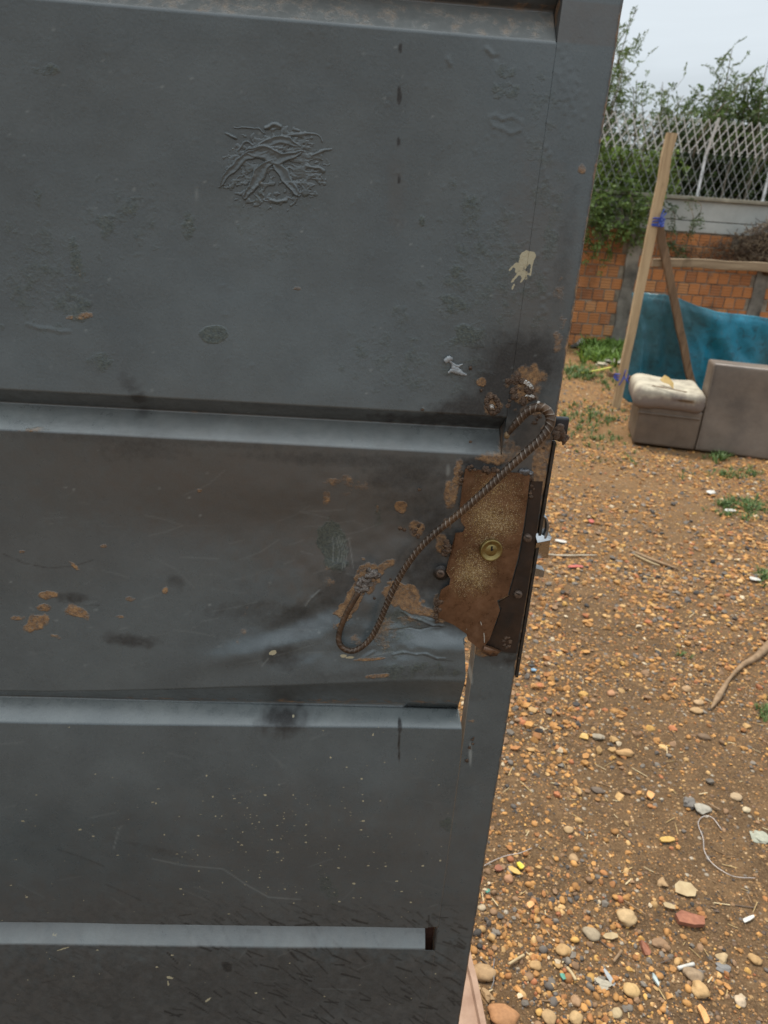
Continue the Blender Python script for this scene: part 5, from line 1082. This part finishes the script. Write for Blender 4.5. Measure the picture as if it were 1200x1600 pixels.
weld('burn_ring', [(770+11*math.cos(t)*(.8+.2*math.sin(2*t)), 632+13*math.sin(t), .0027, .6) for t in np.linspace(.4, 6.6, 18)]+[(776, 626, .003, 1.2), (768, 637, .003, 1.0)], M_WELD, 11, 'small curled ring of brown weld left of the hook')
weld('weld_spatter', [(768, 636, .0022, 1.8), (770, 638, .0016, 1.6)], M_WSH, 12)
for k, (u, v) in enumerate(((752, 610), (735, 575), (660, 640), (846, 592), (850, 700), (735, 690), (585, 935), (610, 905), (655, 765), (812, 1028))): weld('weld_spatter', [(u, v, .0011+.0008*r.random(), .3)], M_WELD, 20+k)
weld('weld_bead', jit([(738, 1150, .5), (734, 1170, .5), (730, 1185, .5)], 3, 1., 5, .0013), M_WELD, 40)
weld('weld_bead', jit([(795, 625, 0), (850, 640, -1), (838, 655, .3)], 3, 4, 4, .0022), M_WELD, 41)
# grey paint blob
ac = Acc(); r = np.random.default_rng(50)
for pts, rad in (([(695, 565), (701, 561), (707, 561)], (.0022, .0034, .0016)), ([(701, 563), (707, 568), (714, 572), (723, 569)], (.0012, .0013, .0015, .0005)), ([(707, 568), (709, 575), (712, 580)], (.0010, .0024, .0022)), ([(700, 583), (706, 579), (713, 580), (720, 583), (729, 586)], (.0008, .0022, .0030, .0022, .0010)), ([(706, 574), (714, 577), (722, 581)], (.0012, .0022, .0010)), ([(718, 571), (714, 576)], (.0008, .0014))):
    c = catmull([G(u, v, D+.0002) for u, v in pts], 8); rr = np.interp(np.linspace(0, 1, len(c)), np.linspace(0, 1, len(rad)), rad)*(.8+.4*r.random(len(c))); V, F = tube(c, rr, 10); V[:, 1] = D+.0002+(V[:, 1]-D-.0002)*.5; ac.add(V, F)
o = ac.build('paint_blob', M_SILVER, gate); o['label'] = 'raised blob of light grey paint'
# --- rebar handle
RB = [(580, 897, 6), (573, 907, 7), (563, 922, 7), (553, 938, 8), (543, 956, 9), (535, 974, 10), (530, 990, 11), (530, 1004, 13), (538, 1014, 14), (551, 1017, 15), (566, 1010, 15), (580, 996, 15), (592, 974, 15), (602, 950, 15), (614, 922, 15), (630, 892, 16), (652, 861, 18), (682, 831, 20), (718, 802, 22), (756, 768, 24), (793, 733, 26), (824, 705, 28), (846, 684, 29), (859, 663, 28), (858, 647, 26), (847, 637, 24), (833, 638, 22), (820, 647, 20), (806, 662, 18), (792, 680, 16)]
P = catmull([G(u, v, D-q*.001) for u, v, q in RB], 12); P, t = resample(P, .0007); Lt = t[-1]
r0 = np.interp(t/Lt, [0, .04, .25, .6, .80, .90, .97, 1], [.0030, .0034, .0035, .0040, .0045, .0052, .0042, .0020])
ribamp = np.interp(t/Lt, [0, .05, .15, .3, .97, 1], [.1, .25, .5, 1, 1, .1])
def rmod(i, th):
    s = t[i][:, None]/.0054+.42*np.cos(th)[None]; k = np.clip(np.cos(2*np.pi*s), 0, 1)**6; k = k*np.clip(np.abs(np.sin(th))*2.2, 0, 1)[None]
    lon = np.exp(-((np.abs(np.cos(th))-1)/.06)**2)[None]*.00025
    global ribk; ribk = np.clip(ribamp[:, None]*k+lon/.00025*.5, 0, 1); return ribamp[:, None]*(k*.0010-.0004)+lon
V, F = tube(P, r0, 18, rmod=rmod)
o = mesh_np('rebar_handle', V, F, M_REBAR, gate, True, {'col': np.repeat(ribk.reshape(-1, 1), 3, 1)}); o['label'] = 'bent ribbed steel bar welded on as a hooked pull handle'
V, F = ico(2); o2 = mesh_np('rebar_tip', V*[.0032, .003, .0042]+P[-1], F, M_REBARB, o); 
weld('handle_weld', jit([(579, 897, 9), (574, 905, 9), (568, 913, 8.5), (563, 921, 8)], 7, 3.4, 3, .0036), simple('silvery_weld', (.07, .055, .045), (.34, .30, .27), 260, .35, .6, .9, .002, .6, 4, True), 60, 'lumpy weld fixing the lower end of the bar')
weld('handle_weld', jit([(872, 672, 12), (878, 678, 8), (876, 686, 6), (868, 680, 14)], 5, 2.2, 2.8, .0029), M_WELD, 61, 'knotted weld joining the bar to the edge tab')
weld('weld_spatter', [(841, 629.5, .0016, 30)], M_WSH, 62)
# --- thick smeared paint patch, relief of its own
x0, x1 = G(325, 260).x, G(535, 260).x; z1_, z0_ = G(430, 165).z, G(430, 385).z
xs_ = np.arange(x0, x1, .00055); zs_ = np.arange(z0_, z1_, .00055); XX, ZZ = np.meshgrid(xs_, zs_); Us_, Vs_ = proj(XX, np.full_like(XX, D), ZZ)
hm = np.zeros(XX.size); uu, vv = Us_.ravel(), Vs_.ravel()
def cs(pts, n=6): return catmull(np.array(pts, float), n)
wu = uu+10*(fbm(uu, vv, .05, 2, 61)-.5); uu0, vv0 = uu, vv; uu = wu; vv = vv+8*(fbm(uu, vv, .06, 2, 62)-.5)
blade = np.zeros(XX.size)      # broad flat knife strokes, pointed at the ends, with a thin raised lip along one side
def tstroke(pts, wmax, h):
    c_ = cs(pts, 8); n_ = len(c_); best = np.full(XX.size, 9.); side = np.zeros(XX.size)
    for i_ in range(n_-1):
        a_, b_ = c_[i_], c_[i_+1]; k_ = (uu > min(a_[0], b_[0])-wmax*2) & (uu < max(a_[0], b_[0])+wmax*2) & (vv > min(a_[1], b_[1])-wmax*2) & (vv < max(a_[1], b_[1])+wmax*2)
        P_ = np.stack([uu[k_], vv[k_]], -1)-a_; t_ = b_-a_; L_ = np.hypot(*t_); s_ = np.clip(P_@t_/(L_*L_), 0, 1); dv = P_-s_[:, None]*t_; q_ = (i_+s_)/(n_-1)
        wd_ = wmax*np.clip(np.sin(np.pi*(q_*.9+.08)), .05, 1)**.8; d_ = np.linalg.norm(dv, axis=1)/wd_; sg = np.sign(P_[:, 0]*t_[1]-P_[:, 1]*t_[0])
        o_ = best[k_]; m_ = d_ < o_; o_[m_] = d_[m_]; best[k_] = o_; q2 = side[k_]; q2[m_] = sg[m_]; side[k_] = q2
    return h*(.62*sstep(1.15, .75, best)-.25*sstep(.8, 0, best)+.55*np.exp(-((best-.92)/.16)**2)*(.35+.65*(side > 0)))
for pts, wd, h in (([(340, 290), (360, 264), (385, 245), (412, 233), (440, 230)], 7, .75), ([(384, 238), (410, 236), (440, 246), (474, 234)], 11, .9), ([(381, 308), (398, 284), (410, 262), (430, 248)], 9, .85), ([(468, 305), (450, 284), (438, 264), (428, 254)], 8, .8), ([(400, 236), (420, 221), (446, 218), (470, 226)], 7, .6)):
    blade = np.maximum(blade, tstroke(pts, wd, h))
hm += blade*1.2
r = np.random.default_rng(15)
th_ = np.arctan2(vv-255, uu-425); r_ = np.hypot(uu-425, (vv-255)*1.2)
rg = lambda n_: 1-np.abs(2*n_-1)
drag = sstep(.55, .95, rg(fbm(th_*5.5+9, r_*.035, 1, 3, 31)))*.5+sstep(.62, .95, rg(fbm(uu*.035, vv*.20, 1, 3, 32)))*.5*sstep(430, 470, uu)
drag *= sstep(.40, .62, fbm(uu, vv, .045, 3, 33)+.12)*np.exp(-(r_/78)**6)
hm = np.maximum(hm, drag*.24)
rad = np.hypot((uu-425)/92, (vv-262)/72)
crumb = np.clip(fbm(uu, vv, .16, 3, 8)-.50, 0, 1)*3.0*np.exp(-(rad/.92)**6)*(.35+.65*(vv > 285)+.3*(uu > 470))
hm = np.maximum(hm, 0)+np.minimum(crumb*.6, .35)
for (pts, w_, h) in (([(349, 204), (356, 208), (364, 211)], 2.6, .8), ([(415, 196), (425, 193), (433, 197)], 3, .8), ([(490, 240), (505, 235), (519, 232)], 2.2, .6), ([(478, 258), (495, 262), (505, 268)], 2.6, .6), ([(420, 312), (430, 318), (445, 312)], 3, .7), ([(361, 196), (390, 198), (412, 206)], 1.5, .35), ([(440, 212), (470, 208), (495, 210), (502, 220)], 1.5, .4), ([(395, 225), (378, 222), (370, 232)], 2, .4)): stroke(uu, vv, hm, cs(pts, 4), w_, h)
rim_ = np.minimum(sstep(1.28, .85, rad+.25*(fbm(uu, vv, .06, 3, 5)-.5)), 1); hm *= rim_
yd = -.0019*hm.reshape(XX.shape); yS = dish(ZZ)*sstep(XS, .06, XX)+(fbm(XX+3, ZZ+3, 5, 3, 41)-.5)*.0030+(fbm(XX+3, ZZ+3, 16, 3, 43)-.5)*.0008
lift = .0009*(1-2.0*sstep(.02, .14, hm.reshape(XX.shape)))
Ysm = D+yS+yd+np.maximum(lift, -.0004)
mk, mk2, _, _ = marks(XX, ZZ)
o = mesh_np('paint_smear', np.stack([XX, Ysm, ZZ], -1).reshape(-1, 3), grid_faces(*XX.shape), PAINT, gate, True, {'mk': mk, 'mk2': mk2}); o['label'] = 'thick star shaped smear of trowelled grey paint'
